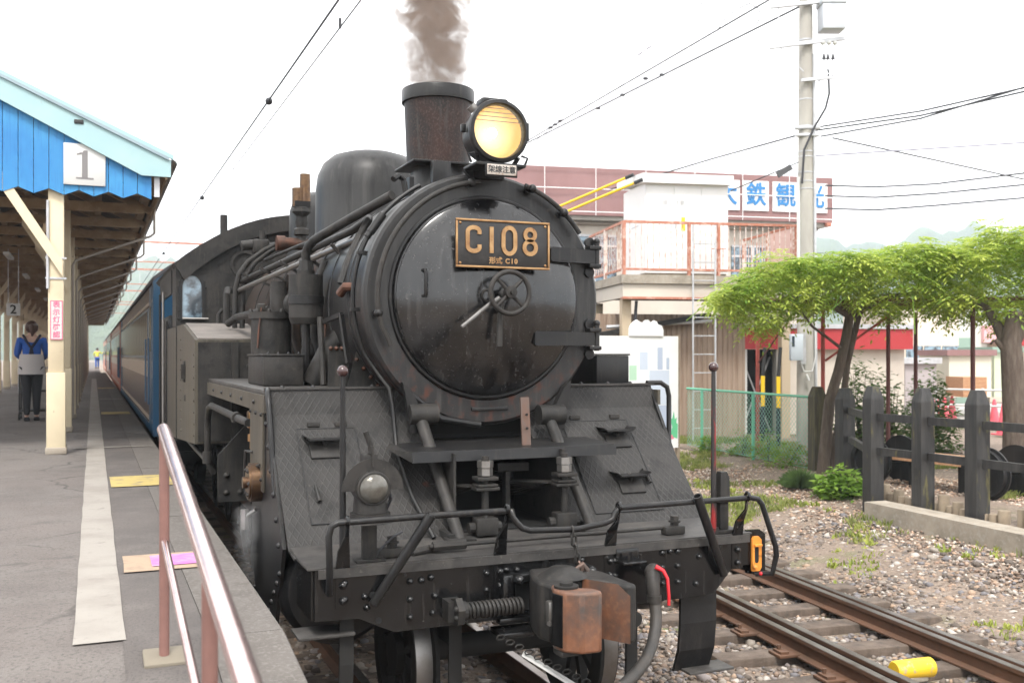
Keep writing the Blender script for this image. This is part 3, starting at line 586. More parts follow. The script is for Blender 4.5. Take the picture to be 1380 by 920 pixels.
# hinges
for z,x0 in((2.77,.37),(2.25,.25)):
    h=mk('hinge_strap',G().prism([(x0,-.035),(x0+.015,-.045),(.72,-.042),(.72,.042),(x0+.015,.045),(x0,.035)],(0,-.075 if z>2.5 else -.085,z),X3,Z3,.026),m_black,L,30)
    h.rotation_euler=(0,0,R(12)); 
    mk('hinge_pin',G().cyl((.735,-.055,z-.075),(.735,-.055,z+.1),.018,n=12).sph((.735,-.055,z+.1),.022,10),m_black,L)
    for q in(-1,1): mk('hinge_lug',G().bbox((.715,-.045,z+.057*q),(.085,.075,.026),.006).lathe([(.034,0),(.032,-.02),(.0,-.022)],(.7,-.008,z+.095*q),(0,1,0),16),m_black,L,30)
    rivets(L,[(x0+.05,-.105 if z<2.5 else -.115,z)],r=.016)
# number plate
npl=mk('number_plate',G().bbox((.02,-.225,2.802),(.6,.014,.285),.005),m_plate,L)
mk('plate_bracket',G().box((.02,-.19,2.80),(.3,.055,.12)),m_black,L)
g=G(); w=.013
for a,b,c,d in((.02,2.938,.6,w),(.02,2.666,.6,w)): g.bbox((a,-.234,b),(c,.012,d),.003)
for a in(-.2735,.3135): g.bbox((a,-.2335,2.802),(w,.012,.2585),.003)
mk('plate_rim',g,m_brass,npl)
def ov(cx,cz,rx,rz,a0,a1,n=22): return [(cx+rx*math.cos(R(a0+(a1-a0)*i/n)),cz+rz*math.sin(R(a0+(a1-a0)*i/n))) for i in range(n+1)]
o=(0,-.2325,2.825); D=.009; sw=.025
def dig(nm,strokes):
    g=G()
    for pts,cl in strokes: g.ribbon(pts,sw,o,X3,Z3,D,cl)
    mk(nm,g,m_brass,npl,30)
dig('numeral_c',[([(-.135,.03)]+ov(-.17,.042,.038,.027,20,180,10)+ov(-.17,-.042,.038,.027,180,340,10)+[(-.135,-.03)],False)])
dig('numeral_one',[([(-.058,.077),(-.058,-.077)],False)])
dig('numeral_nought',[(ov(.055,.032,.038,.045,0,180,12)+ov(.055,-.032,.038,.045,180,360,12),True)])
dig('numeral_eight',[(ov(.19,.041,.032,.032,0,360,20)[:-1],True),(ov(.19,-.036,.038,.038,0,360,20)[:-1],True)])
text('形式',.042,(-.03,-.2325,2.703),X3,Z3,m_brass,'plate_text',npl,.004,weight=.0012); text('C10',.04,(.07,-.2325,2.703),X3,Z3,m_brass,'plate_text',npl,.004,weight=.0018,spacing=1.25)
rivets(npl,[(.02+a,-.232,2.802+b) for a in(-.272,.272) for b in(-.117,.117)],r=.009,h=.006,mat=m_brass,name='screw')
# handwheel and levers
hw=mk('handwheel',G().ring((0.02,-.335,2.512),(0,1,0),.122,.0155,40,10),m_grime,L,60)
g=G()
for k in range(4):
    a=R(45+90*k); g.tube([(.02+.025*math.cos(a),-.33,2.512+.025*math.sin(a)),(.02+.112*math.cos(a),-.335,2.512+.112*math.sin(a))],[.013,.009],8)
mk('spoke',g,m_grime,hw,50); mk('hub',G().lathe([(.0,-.05),(.012,-.05),(.014,-.03),(.034,-.028),(.036,.02),(.02,.03),(.02,.14)],(.02,-.335,2.512),(0,1,0),16),m_grime,hw,40)
mk('door_lever',G().tube([(-.03,-.29,2.48),(-.1,-.3,2.44),(-.27,-.31,2.31)],[.016,.013,.0115],10).lathe([(.035,-.02),(.035,.02)],(0.02,-.29,2.512),(0,1,0),16),M('worn lever steel',(.15,.145,.14),.5,.3,var=[((.08,.075,.07),20,.45,.7)]),L)
mk('door_lever',G().tube([(.0,-.27,2.45),(-.02,-.275,2.38),(-.025,-.28,2.2)],[.012,.016,.018],10),m_grime,L)
mk('latch_ring',G().ring((-.07,-.21,2.5),(0,1,.2),.035,.007,20,6),m_grime,L)
mk('grab_handle',G().tube([(-.44,-.1,2.645),(-.44,-.16,2.645),(-.44,-.165,2.63),(-.44,-.165,2.51),(-.44,-.16,2.495),(-.44,-.1,2.495)],.0095,8),m_black,L)
# handrails round the smokebox front
mk('front_handrail',G().tube(arc(.705,96,188,-.085,34)+[(-.68,-.085,2.32),(-.64,-.08,2.24),(-.625,-.08,2.2)],.0155,10),m_grime,L,60)
mk('front_handrail',G().tube(arc(.735,72,35,-.075,16),.0155,10),m_grime,L,60)
for a,rr in((100,.705),(188,.705),(68,.735),(48,.735)):
    x,z=rr*math.cos(R(a)),ZC+rr*math.sin(R(a)); mk('handrail_knob',G().sph((x,-.08,z),.028,12).cyl((x,-.08,z),(x,-.0,z),.014,n=10).cyl((x,-.02,z),(x,-.006,z),.024,n=12),m_black,L,50)
# conduit pipe round the outside
mk('conduit_pipe',G().tube(arc(.79,118,206,.16,30)+[(-.66,.1,2.05),(-.6,.04,1.95),(-.585,0.02,1.85),(-.585,-.06,1.6),(-.56,-.3,1.35),(-.5,-.5,1.15)],.0135,8),m_black,L,60)
for a in(132,): 
    p=Vector((.79*math.cos(R(a+8)),.16,ZC+.79*math.sin(R(a+8)))); q=Vector((.79*math.cos(R(a+18)),.16,ZC+.79*math.sin(R(a+18)))); mk('pipe_union',G().cyl(p,q,.026,n=12).cyl(q,q+(q-p)*.25,.021,n=12),m_black,L)
for a in(160,185): 
    x,z=.79*math.cos(R(a)),ZC+.79*math.sin(R(a)); mk('pipe_clip',G().box((x+.015,.16,z),(.07,.05,.02)),m_black,L)
rivets(sb,[(.757*math.cos(R(a)),.3,ZC+.757*math.sin(R(a))) for a in range(150,240,9)],axis=(-1,0,.1),r=.012)
# smokebox top step, lifting eye
mk('lifting_eye',G().tube([(-.4,.35,3.15),(-.42,.35,3.25),(-.46,.33,3.27),(-.5,.3,3.24)],.02,8).bar((-.37,.38,3.12),(-.37,.38,3.27),.09,.03),m_black,L)
mk('lifting_eye',G().tube([(.42,.3,3.13),(.45,.3,3.2),(.5,.3,3.19),(.53,.3,3.08)],.018,8),m_black,L)
# ---- chimney
ch=mk('chimney',G().lathe([(.0,3.47),(.16,3.47),(.218,3.462),(.218,3.47),(.222,3.56),(.236,3.9),(.25,3.9),(.252,3.985),(.235,3.99),(.22,3.985),(.2,3.6),(.0,3.6)],(0,.92,0),Z3,48),m_chim,L,35)
mk('chimney_band',G().lathe([(.2365,3.893),(.253,3.895),(.2545,3.905),(.2545,3.978),(.25,3.9865)],(0,.92,0),Z3,48),m_black,ch,30)
mk('chimney_flange',G().bbox((0,.92,3.452),(.5,.46,.016),.004),m_black,ch)
mk('chimney_saddle',G().lathe([(.31,.0),(.25,.06),(.2,.16),(.185,.26)],(0,.92,3.19),Z3,32).bbox((-.07,.66,3.33),(.13,.06,.23),.006),m_black,ch,40)
# ---- headlamp
hl=mk('headlamp',G().lathe([(0,.3),(.06,.29),(.12,.25),(.155,.18),(.168,.1),(.168,-.0),(.186,-.005),(.19,-.03),(.184,-.05),(.165,-.055),(.158,-.04),(.155,-.0)],(0,-.18,3.475),(0,1,0),48),m_black,L,35)
m_bowl=M('lit reflector',(.12,.09,.04),.3,.0,emit=((1,.6,.17),.4)); bn_=m_bowl.node_tree; bg_n=bn_.nodes.new('ShaderNodeNewGeometry'); bd=bn_.nodes.new('ShaderNodeVectorMath'); bd.operation='DISTANCE'; bd.inputs[1].default_value=(-.012,-.06,3.478); bn_.links.new(bg_n.outputs['Position'],bd.inputs[0]); br=bn_.nodes.new('ShaderNodeValToRGB'); br.color_ramp.elements[0].position=.02; br.color_ramp.elements[0].color=(1,.8,.4,1); br.color_ramp.elements[1].position=.17; br.color_ramp.elements[1].color=(.42,.2,.035,1); bn_.links.new(bd.outputs['Value'],br.inputs[0]); bn_.links.new(br.outputs[0],bn_.nodes['Principled BSDF'].inputs['Emission Color']); bn_.nodes['Principled BSDF'].inputs['Emission Strength'].default_value=.9; m_bulb=M('lamp bulb',(1,.9,.6),.3,emit=((1,.88,.6),1.6)); m_glow=M('lit inner reflector',(.2,.16,.08),.3,emit=((1,.76,.36),.55))
mk('reflector',G().lathe([(.158,-.02),(.15,.03),(.125,.075),(.09,.1)],(0,-.18,3.475),(0,1,0),40),m_bowl,hl,60)
mk('inner_reflector',G().lathe([(.0895,.1002),(.05,.115),(0,.12)],(0,-.18,3.475),(0,1,0),32),m_bowl,hl,60)
mk('bulb',G().sph((-.01,-.12,3.48),.034,12),m_bulb,hl)
for k in range(4): 
    z=.058+.025*k; xw=math.sqrt(.157**2-z*z); mk('lens_bar',G().bar((-xw,-.212,3.475+z),(xw,-.212,3.475+z),.004,.004),m_rustst,hl,0)
mk('lamp_glass',G().lathe([(.16,-.036),(.1,-.05),(0,-.055)],(0,-.18,3.475),(0,1,0),32),M('lamp glass',(.9,.85,.7),.05,alpha=.1),hl,60)
mk('lamp_vent',G().bbox((0,-.1,3.662),(.17,.12,.05),.015),m_black,hl); mk('lamp_clip',G().bbox((-.185,-.1,3.5),(.03,.03,.05),.006).bbox((.195,-.19,3.49),(.015,.015,.11),.004),m_black,hl); mk('lamp_shackle',G().lathe([(.03,-.018),(.03,.018),(.018,.018),(.018,-.018)],(-.14,-.14,3.615),(-.6,0,.6),12),m_steel,hl)
mk('lamp_bracket',G().bbox((0,-.14,3.272),(.32,.22,.018),.004).bar((-.11,-.16,3.28),(-.13,-.2,3.33),.02,.02).bar((.11,-.16,3.28),(.13,-.2,3.33),.02,.02).box((0,-.03,3.25),(.2,.04,.06)).prism([(-.15,3.262),(-.1,3.262),(-.1,3.2)],(0,-.0,0),X3,Z3,.04).tube([(-.17,-.2,3.28),(-.19,-.2,3.33),(-.15,-.2,3.34)],.008,6).tube([(.17,-.2,3.28),(.19,-.2,3.33),(.15,-.2,3.34)],.008,6),m_black,L)
ws=mk('warning_plate',G().bbox((.0,-.256,3.238),(.185,.008,.062),.003),M('dull enamel',(.42,.38,.34),.5,var=[((.25,.15,.1),30,.55,.7)]),L); mk('warning_frame',G().bbox((.0,-.248,3.238),(.205,.006,.082),.003),m_black,ws)
text('架線注意',.044,(0,-.2602,3.237),X3,Z3,m_ink,'warning_text',ws,.0015,weight=.0008)
# ---- boiler, domes
boil=mk('boiler',G().lathe([(.72,1.6),(.735,1.62),(.735,5.4)],O,(0,1,0),48),m_boil,L,30)
for y in(2.1,2.7,3.3,3.9,4.5): mk('boiler_band',G().lathe([(.735,-.025),(.743,-.023),(.743,.023),(.735,.025)],O+Y3*y,(0,1,0),48),m_grime,boil,30)
mk('steam_dome',G().lathe([(.58,3.02),(.5,3.1),(.475,3.2),(.472,3.55),(.455,3.68),(.41,3.78),(.33,3.85),(.2,3.89),(0,3.9)],(0,2.75,0),Z3,48),m_dome,L,50)
mk('sand_dome',G().lathe([(.45,3.05),(.38,3.2),(.37,3.62),(.33,3.74),(.22,3.8),(0,3.82)],(0,4.55,0),Z3,40),m_dome,L,50)
sv=mk('safety_valve',G().lathe([(.05,3.18),(.05,3.3),(.075,3.31),(.075,3.36),(.05,3.38),(.062,3.43),(.05,3.48),(.06,3.5),(.09,3.53),(.085,3.57),(.06,3.58)],(-.36,4.0,0),Z3,20),m_grime,L,40)
mk('valve_column',G().cyl((-.395,4,3.58),(-.395,4,3.76),.055,n=16).cyl((-.325,4,3.58),(-.325,4,3.9),.055,.05,n=16),m_tbr,sv,40); mk('valve_rib',G().box((-.36,3.94,3.6),(.15,.02,.06)),m_black,sv)
mk('valve_elbow',G().tube([(-.55,4,3.22),(-.36,4,3.22),(-.1,4.1,3.2)],.06,12).cyl((-.52,4,3.22),(-.6,4,3.22),.075,n=12),m_copper,sv)
mk('valve_cluster',G().bbox((-.72,4.2,3.2),(.16,.12,.14),.02).cyl((-.85,4.2,3.2),(-.55,4.2,3.22),.035,n=10).cyl((-.7,4.2,3.1),(-.7,4.2,3.36),.03,n=10).cyl((-.78,4.2,3.22),(-.9,4.2,3.2),.05,n=10),m_grime,L,40)
# ---- cab
CYF=5.3
def cabz(x): return 3.68-.58*(abs(x)/1.44)**2.2
top=[(x/10*1.44/1.0*.1*10/10 if 0 else x/10*1.44,0) for x in range(-10,11)]
top=[(t[0],cabz(t[0])) for t in top]
cab=mk('cab_front',G().prism([(-1.42,1.25),(1.42,1.25)]+[(x*.985,z-.04) for x,z in top[::-1]],(0,CYF+.03,0),X3,Z3,.03),m_grime,L,0)
mk('cab_visor',G().prism(top+[(x*.93,z-.17) for x,z in top[::-1]],(0,CYF+.35,0),X3,Z3,.42),m_grime,L,0)
mk('cab_roof',G().prism([(x,z+.02) for x,z in top]+[(x*.97,z-.03) for x,z in top[::-1]],(0,8.6,0),X3,Z3,2.95),m_black,L,0)
mk('roof_vent_pipe',G().cyl((-.9,5.6,3.4),(-.9,5.6,3.68),.04,n=12),m_grime,L)
wx=-1.26
wsh=[(-.115,0),(.115,0),(.115,.33)]+ov(0,.33,.115,.14,10,170,10)+[(-.115,.33)]
cw=mk('cab_window',G().prism(wsh,(wx,CYF-.002,2.53),X3,Z3,.006),m_glass,L,0)
mk('window_frame',G().ribbon(wsh,.035,(wx,CYF-.002,2.53),X3,Z3,.028,True),m_black,cw,0); rivets(cw,[(wx+a*1.22,CYF-.02,2.53+b) for a,b in wsh[::2]],r=.009)
mk('window_sill_bar',G().tube([(-1.36,CYF-.06,2.53),(-1.1,CYF-.06,2.53)],.012),m_steel,L)
mk('cab_porthole',G().lathe([(.15,-.0),(.15,-.03),(.12,-.03),(.12,0)],(-.72,CYF,3.12),(0,1,0),24),m_grime,L,30)
for s in(-1,1):
    X=1.42*s
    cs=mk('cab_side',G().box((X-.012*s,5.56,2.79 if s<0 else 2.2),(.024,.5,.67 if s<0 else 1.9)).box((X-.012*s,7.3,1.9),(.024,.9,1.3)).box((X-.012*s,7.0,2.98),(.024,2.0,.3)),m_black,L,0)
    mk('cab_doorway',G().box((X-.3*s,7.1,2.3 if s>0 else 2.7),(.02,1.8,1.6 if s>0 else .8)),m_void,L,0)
    mk('cab_grab_pole',G().tube([(X+.03*s,6.9,1.2),(X+.03*s,6.9,2.9)],.014,8),m_steel,L); mk('cab_grab_pole',G().tube([(X+.03*s,7.5,1.2),(X+.03*s,7.5,2.9)],.014,8),m_black,L)
mk('coal_bunker',G().bbox((0,8.5,1.9),(2.7,1.9,1.5),.03),m_black,L)
mk('rear_beam',G().bbox((0,9.47,.95),(2.5,.05,.4),.01),m_black,L)
rivets(cab,[(-1.37,CYF-.001,2.5+.11*k) for k in range(6)]+[(-1.36+.11*k,CYF-.001,cabz(-1.36+.11*k)-.2) for k in range(9)],r=.012,h=.012,mat=m_grime)
# ---- side tanks
for s in(-1,1):
    poly=[(3.3,1.38),(3.3,2.28),(4.55,2.45),(5.29,2.45),(5.29,1.28)] if s>0 else [(3.3,1.38),(3.3,2.28),(4.55,2.45),(6.8,2.45),(6.8,1.2)]
    tk=mk('side_tank',G().prism(poly,(-1.41 if s<0 else .78,0,0),Y3,Z3,.62),m_tank if s<0 else m_black,L,0)
    if s<0:
        mk('tank_front',G().prism([(-1.385,1.4),(-.79,1.4),(-.79,2.26),(-1.385,2.26)],(0,3.299,0),X3,Z3,.012),m_grime,tk,0)
        mk('tank_slope',G().prism([(3.33,2.286),(4.55,2.452),(4.55,2.462),(3.33,2.296)],(-1.385,0,0),Y3,Z3,.59),M('dusty tank top',(.17,.15,.135),.75,var=[((.1,.09,.08),5,.4,.7)],bump=(40,.3,.004)),tk,0)
        mk('tank_bracket',G().bbox((-1.41,4.35,1.99),(.03,.16,.2),.006).box((-1.43,4.27,1.99),(.04,.02,.14)),m_grime,tk); mk('tank_bracket',G().bbox((-1.408,4.3,1.74),(.02,.09,.06),.004),m_grime,tk)
        mk('filler_handle',G().tube([(-1.05,4.75,2.45),(-1.05,4.75,2.56),(-1.02,4.75,2.6),(-.9,4.75,2.6),(-.87,4.75,2.56),(-.87,4.75,2.45)],.022,8),m_grime,tk)
        rivets(tk,[(-1.411,3.36,1.45+.1*k) for k in range(8)]+[(-1.411,4.75,1.4+.1*k) for k in range(10)],axis=(-1,0,0),r=.011,h=.01,mat=m_tank)
        mk('tank_rib',G().box((-1.08,3.27,1.83),(.06,.04,.86)),m_grime,tk)
        mk('tank_cock',G().cyl((-.98,3.24,2.05),(-.8,3.24,2.05),.02,n=10).cyl((-.9,3.24,1.75),(-.9,3.24,2.1),.016,n=10).bar((-.96,3.2,2.09),(-.84,3.2,2.09),.012,.012),m_grime,tk); mk('tank_cock',G().cyl((-.95,3.22,1.78),(-.95,3.22,1.9),.022,n=10).cyl((-1.03,3.22,1.86),(-.85,3.22,1.86),.013,n=8).sph((-.95,3.22,1.92),.03,10),m_copper,tk)
# arched pipe rail in front of the cab
for dx in(0,.07): mk('arched_rail',G().tube([(-.97+dx,4.15,2.4),(-.96+dx,4.15,2.78),(-.93+dx,4.15,2.92),(-.84+dx,4.15,3.05),(-.7+dx,4.15,3.16),(-.55+dx,4.15,3.24),(-.3,4.2,3.28)],.026,10),m_grime,L,60)
mk('injector_pipe',G().tube([(-1.0,4.5,2.46),(-1.0,4.5,2.75),(-.98,4.6,2.8),(-.8,5.2,2.82)],.035,10),m_grime,L); mk('injector_pipe',G().tube([(-1.05,4.0,2.44),(-.98,3.9,2.5),(-.95,2.2,2.5)],.035,10),m_grime,L)
# ---- running boards
for s in(-1,1):
    X0=-1.3 if s<0 else .62
    mk('running_board',G().bbox((s*.96,1.78,1.93),(.68,3.1,.03),.006),m_deck,L); mk('valance',G().box((s*1.305,1.68,1.865),(.02,3.1,.1)),m_tank,L,0)
    rivets(L,[(s*1.318,.5+.55*k,1.865) for k in range(5)],axis=(s,0,0),r=.014)
tb=mk('tool_box',G().bbox((-1.07,1.25,2.045),(.26,.7,.195),.008),m_grime,L); mk('box_lid',G().bbox((-1.07,1.25,2.149),(.275,.715,.012),.003),m_grime,tb); rivets(tb,[(-1.17+.066*k,.9,2.157) for k in range(4)],axis=(0,0,1),r=.009)
tb=mk('tool_box',G().bbox((1.045,.6,2.045),(.25,.6,.2),.008),m_black,L); mk('box_lid',G().bbox((1.045,.6,2.152),(.262,.615,.012),.003),m_black,tb)
# air pump on the left
ap=mk('air_pump',G().cyl((-.98,1.95,1.95),(-.98,1.95,2.42),.15,n=24).cyl((-.98,1.95,2.42),(-.98,1.95,2.47),.168,n=24),m_grime,L,40)
mk('pump_head',G().cyl((-.93,1.92,2.47),(-.93,1.92,2.66),.065,n=18).cyl((-.93,1.92,2.66),(-.93,1.92,2.7),.058,n=18).lathe([(.0,-.06),(.08,-.055),(.09,-.04),(.09,.04)],(-.83,1.75,2.53),(0,1,0),20).bbox((-1.07,1.86,2.5),(.06,.06,.06),.01),m_grime,ap,40)
mk('pump_valve',G().cyl((-.8,1.75,2.62),(-.8,1.75,2.74),.035,n=12).cyl((-.8,1.75,2.66),(-.8,1.75,2.69),.045,n=8),m_brass,ap); mk('pump_wire',G().tube([(-1.07,1.83,2.5),(-1.09,1.82,2.35),(-1.1,1.82,2.2)],.008,6),m_copper,ap)
rivets(ap,[(-.98+.155*math.cos(R(a)),1.95+.155*math.sin(R(a)),2.47) for a in range(150,360,35)],axis=(0,0,1),r=.014,h=.025,mat=m_grime,name='nut')
for z in(2.17,2.32): mk('pump_flange',G().sph((-.78,1.5,z),.065,12).cyl((-.78,1.5,z),(-.7,1.8,z),.06,n=12),m_grime,L)
# separator cylinder and its pipe
se=mk('separator',G().cyl((-.885,1.1,2.4),(-.885,1.1,2.69),.115,n=28).cyl((-.885,1.1,2.69),(-.885,1.1,2.72),.06,n=16).cyl((-.885,1.1,2.36),(-.885,1.1,2.4),.1,.115,n=28),m_grime,L,40)
mk('separator_band',G().lathe([(.1155,-.03),(.121,-.029),(.121,.029),(.1155,.03)],(-.885,1.1,2.52),Z3,28),m_black,se,30); mk('separator_nut',G().cyl((-.885,1.1,2.72),(-.885,1.1,2.79),.055,.045,n=8),m_grime,se); mk('drain_tube',G().tube([(-.885,1.1,2.37),(-.885,1.1,2.1),(-.87,1.1,1.95)],.03,10),m_black,se)
mk('exhaust_pipe',G().tube([(-.885,1.1,2.76),(-.885,1.1,2.84),(-.875,1.07,2.885),(-.85,1.0,2.92),(-.7,.7,3.02),(-.5,.33,3.145)],.031,12),m_grime,L,60)
mk('copper_pipe',G().tube([(-.74,1.15,2.42),(-.76,1.1,2.25),(-.78,1.0,2.1),(-.8,.9,1.96)],.012,8),m_copper,L); mk('feed_pipe',G().tube([(-.82,.95,2.4),(-.82,.9,2.2),(-.82,.85,1.95)],.022,8),m_grime,L)
# pipes along the boiler
mk('boiler_handrail',G().tube([(-.93,4.2,2.77),(-.64,.68,2.9)],.021,10),m_steel,L); mk('boiler_pipe',G().tube([(-.9,4.2,2.86),(-.62,.8,2.98),(-.56,.66,3.04),(-.58,.6,3.02),(-.63,.62,2.92)],.026,10),m_grime,L,60); mk('boiler_pipe',G().tube([(-.6,4.3,3.1),(-.75,3.7,3.03),(-.66,1.5,3.02)],.016,8),m_grime,L)
for y in(1.0,1.7,2.4,3.1,3.8): mk('pipe_bracket',G().bar((-.62-.02*y,y,2.8),(-.66-.075*y,y,2.9),.03,.02),m_grime,L); 
for y in(1.35,2.05,2.75,3.45): mk('lagging_pipe',G().tube([(-.69,y,2.82),(-.76,y+.05,2.6),(-.76,y+.08,2.3),(-.7,y+.1,2.1)],.035,8),m_boil if y>2 else m_grime,L,60)
mk('branch_pipe',G().tube([(-.63,.62,2.92),(-.72,.6,2.72),(-.76,.58,2.6)],.03,8),m_grime,L); mk('branch_elbow',G().tube([(-.7,.35,2.57),(-.78,.4,2.57),(-.8,.45,2.53)],.03,10),m_copper,L)
mk('bracket_arm',G().bar((-.8,.42,2.4),(-.8,.95,2.37),.02,.03).bar((-.8,.42,2.4),(-.77,.36,2.1),.03,.02),m_black,L)
# brackets beside the smokebox with rusty bolts
mk('saddle_bracket',G().bar((-.8,.5,1.94),(-.8,.5,2.2),.13,.02,(0,1,0)).prism([(-.76,1.95),(-.56,1.95),(-.7,2.17)],(0,.45,0),X3,Z3,.02),m_grime,L,0); rivets(L,[(-.85+.035*k,.49,2.19) for k in range(4)],r=.015,h=.02,mat=m_copper,name='rusty_bolt'); rivets(L,[(-.7+.045*k,.43,2.12-.055*k) for k in range(4)],r=.015,h=.02,mat=m_copper,name='rusty_bolt')
mk('steam_pipe_lagging',G().tube([(-.6,.9,2.35),(-.75,.95,2.2),(-.86,1.0,1.96)],.075,14),m_grime,L)
# ---- apron plates, hatches, steps
prof=[(.2,1.955),(.15,1.8),(-.42,1.17),(-.46,1.135),(-.62,1.118)]
pl=prof+[(y+.012,z-.012) for y,z in prof[::-1]]
ya=lambda z: .15-(1.8-z)*(.57/.63) if z<1.8 else .15+(z-1.8)*.05/.155
apr={}
for s in(-1,1):
    x0,x1=(-1.28,-.36) if s<0 else (.31,1.28)
    a=mk('apron_plate',G().prism(pl,(x0,0,0),Y3,Z3,x1-x0),m_apron,L,0); apr[s]=a
    mk('apron_top_angle',G().box((s*.83,.215,1.952),(.94,.06,.012)),m_deck,a,0)
    nrm=Vector((0,-.74,.67)); 
    def onA(x,z,e=.0): return Vector((x,ya(z),z))+nrm*e
    hx=(-1.14,-.8) if s<0 else (.55,1.02)
    zt,zb=(1.72,1.24) if s<0 else (1.72,1.2)
    # hatch panel, 4 mm proud
    A=[onA(hx[0],zb,.004),onA(hx[1],zb,.004),onA(hx[1],zt,.004),onA(hx[0]+.0,zt,.004)]
    gg=G().add([*A,*[p-nrm*.006 for p in A]],[(0,1,2,3),(0,4,5,1),(1,5,6,2),(2,6,7,3),(3,7,4,0)]); mk('hatch',gg,m_apron,a,0)
    gg=G(); 
    for i in range(4): gg.bar(A[i]+nrm*.001,A[(i+1)%4]+nrm*.001,.006,.004,nrm)
    mk('hatch_edge',gg,m_black,a,0)
    rot=Matrix.Rotation(-math.atan2(.57,.63),3,'X')
    for q in((hx[0]+.1,zt+.02),(hx[1]-.08,zt+.02)): mk('hatch_hinge',G().bbox(onA(q[0],q[1],.008),(.07,.022,.03),.004),m_grime,a)
    mk('hatch_handle',G().tube([onA(hx[0 if s<0 else 1]+.06*(-s)*0+ (.05 if s<0 else -.04),1.42,.02),onA(hx[0 if s<0 else 1]+(.06 if s<0 else -.03),1.34,.02)],[.009,.014],8),m_grime,a)
    steps=[(-1.0,1.665)] if s<0 else [(.89,1.66),(.86,1.4)]
    for x,z in steps:
        c=onA(x,z); st=mk('step',G().prism([(-.115,.02),(-.09,.0),(.09,0),(.115,.02),(.115,.026),(.09,.008),(-.09,.008),(-.115,.026)],(x,c.y+.04,z),X3,Z3,.15),m_black,a,0); mk('step_bracket',G().bar(c+Vector((0,.0,-.08)),(x,c.y-.06,z),.012,.05).bbox(onA(x,z-.07,.008),(.17,.02,.1),.004,rot),m_grime,st)
mk('corner_handrail',G().tube([(-1.28,.22,1.945),(-1.29,.15,1.945),(-1.3,.09,1.925),(-1.3,.05,1.86),(-1.295,-.02,1.6),(-1.285,-.06,1.4),(-1.27,-.16,1.36)],.0175,10),m_black,L,60)
mk('corner_handrail',G().tube([(1.25,.2,1.96),(1.36,.2,1.96),(1.41,.2,1.93),(1.425,.2,1.87),(1.425,.2,1.4),(1.4,.1,1.33),(1.28,.0,1.33)],.0175,10),m_black,L,60)
rivets(L,[(x,.2,1.96) for x in(-1.2,-1.02,-.84,-.66)],axis=(0,0,1),r=.014); rivets(L,[(x,.2,1.96) for x in(.75,.95,1.12)],axis=(0,0,1),r=.014)
# ---- cylinders
for s in(-1,1):
    cyl_=mk('cylinder',G().lathe([(0,-.3),(.2,-.3),(.28,-.285),(.315,-.24),(.32,-.2),(.32,.85),(.3,.88),(0,.88)],(s*.97,0,.87),(0,1,0),40),m_black,L,40)
    ck=mk('cylinder_casing',G().prism([(-.36,1.12),(-.1,.62),(.25,.56),(.62,.7),(.75,1.2),(.75,1.9),(.2,1.92)],(s*1.285-.01,0,0),Y3,Z3,.02),m_black,L,0)
    if s<0:
        mk('casing_panel',G().box((-1.304,.47,1.6),(.012,.5,.5)),m_tank,ck,0)
        rivets(ck,[(-1.297,.16-.085*k,1.75-.125*k) for k in range(6)]+[(-1.297,-.3+.09*k,.98-.07*k) for k in range(5)]+[(-1.297,.2+.1*k,.6+.03*k) for k in range(5)],axis=(-1,0,0),r=.018,h=.016)
        rivets(ck,[(-1.311,.26+.21*(k%3),1.42 if k<3 else 1.8) for k in range(6)],axis=(-1,0,0),r=.012)
        bc=mk('valve_cover',G().cyl((-1.29,.4,1.39),(-1.36,.4,1.39),.115,n=28).cyl((-1.36,.4,1.39),(-1.372,.4,1.39),.1,n=28).cyl((-1.36,.4,1.39),(-1.4,.4,1.39),.035,n=12),m_tbr,ck,35); rivets(bc,[(-1.365,.4+.08*math.cos(R(a)),1.39+.08*math.sin(R(a))) for a in range(0,360,60)],axis=(-1,0,0),r=.014,h=.02,mat=m_grime,name='nut')
        mk('drain_cock',G().tube([(-1.3,.55,1.2),(-1.36,.6,1.15),(-1.36,.7,1.05),(-1.33,.75,.9)],.014,8).cyl((-1.36,.6,1.2),(-1.36,.6,1.08),.025,n=8),m_steel,ck); mk('oil_pipe',G().tube([(-1.31,.6,1.55),(-1.34,.7,1.55),(-1.34,.75,1.4),(-1.32,.8,1.25)],.01,6).tube([(-1.31,.3,1.5),(-1.335,.4,1.48),(-1.335,.55,1.46)],.01,6),m_grime,ck)
mk('motion_plate',G().prism([(-1.36,1.05),(-1.02,1.05),(-1.02,1.62),(-1.16,1.62),(-1.36,1.4)],(0,2.05,0),X3,Z3,.03),m_grime,L,0); rivets(L,[(-1.3,2.015,1.12),(-1.3,2.015,1.25),(-1.1,2.015,1.12),(-1.1,2.015,1.25),(-1.1,2.015,1.38),(-1.1,2.015,1.51),(-1.2,2.015,1.12)],r=.024,h=.022,mat=m_grime,name='bolt')
mk('sand_pipe',G().tube([(-1.31,.78,1.72),(-1.335,.95,1.73),(-1.335,2.7,1.74),(-1.335,2.9,1.71),(-1.335,2.98,1.62),(-1.335,3.0,1.5),(-1.335,3.02,1.28),(-1.28,3.05,1.15)],.026,10).cyl((-1.335,3.02,1.24),(-1.335,3.02,1.34),.04,n=10).cyl((-1.335,1.1,1.73),(-1.335,1.2,1.73),.04,n=10),m_grime,L,60); mk('sand_pipe',G().tube([(-1.33,3.02,1.25),(-1.37,3.5,1.3),(-1.38,4.3,1.33)],.018,8),m_grime,L)
mk('oiler',G().bbox((-1.2,1.4,1.7),(.06,.1,.12),.01).cyl((-1.2,1.4,1.5),(-1.2,1.4,1.85),.016,n=8).cyl((-1.2,1.4,1.55),(-1.2,1.4,1.6),.03,n=8),m_brass,L)
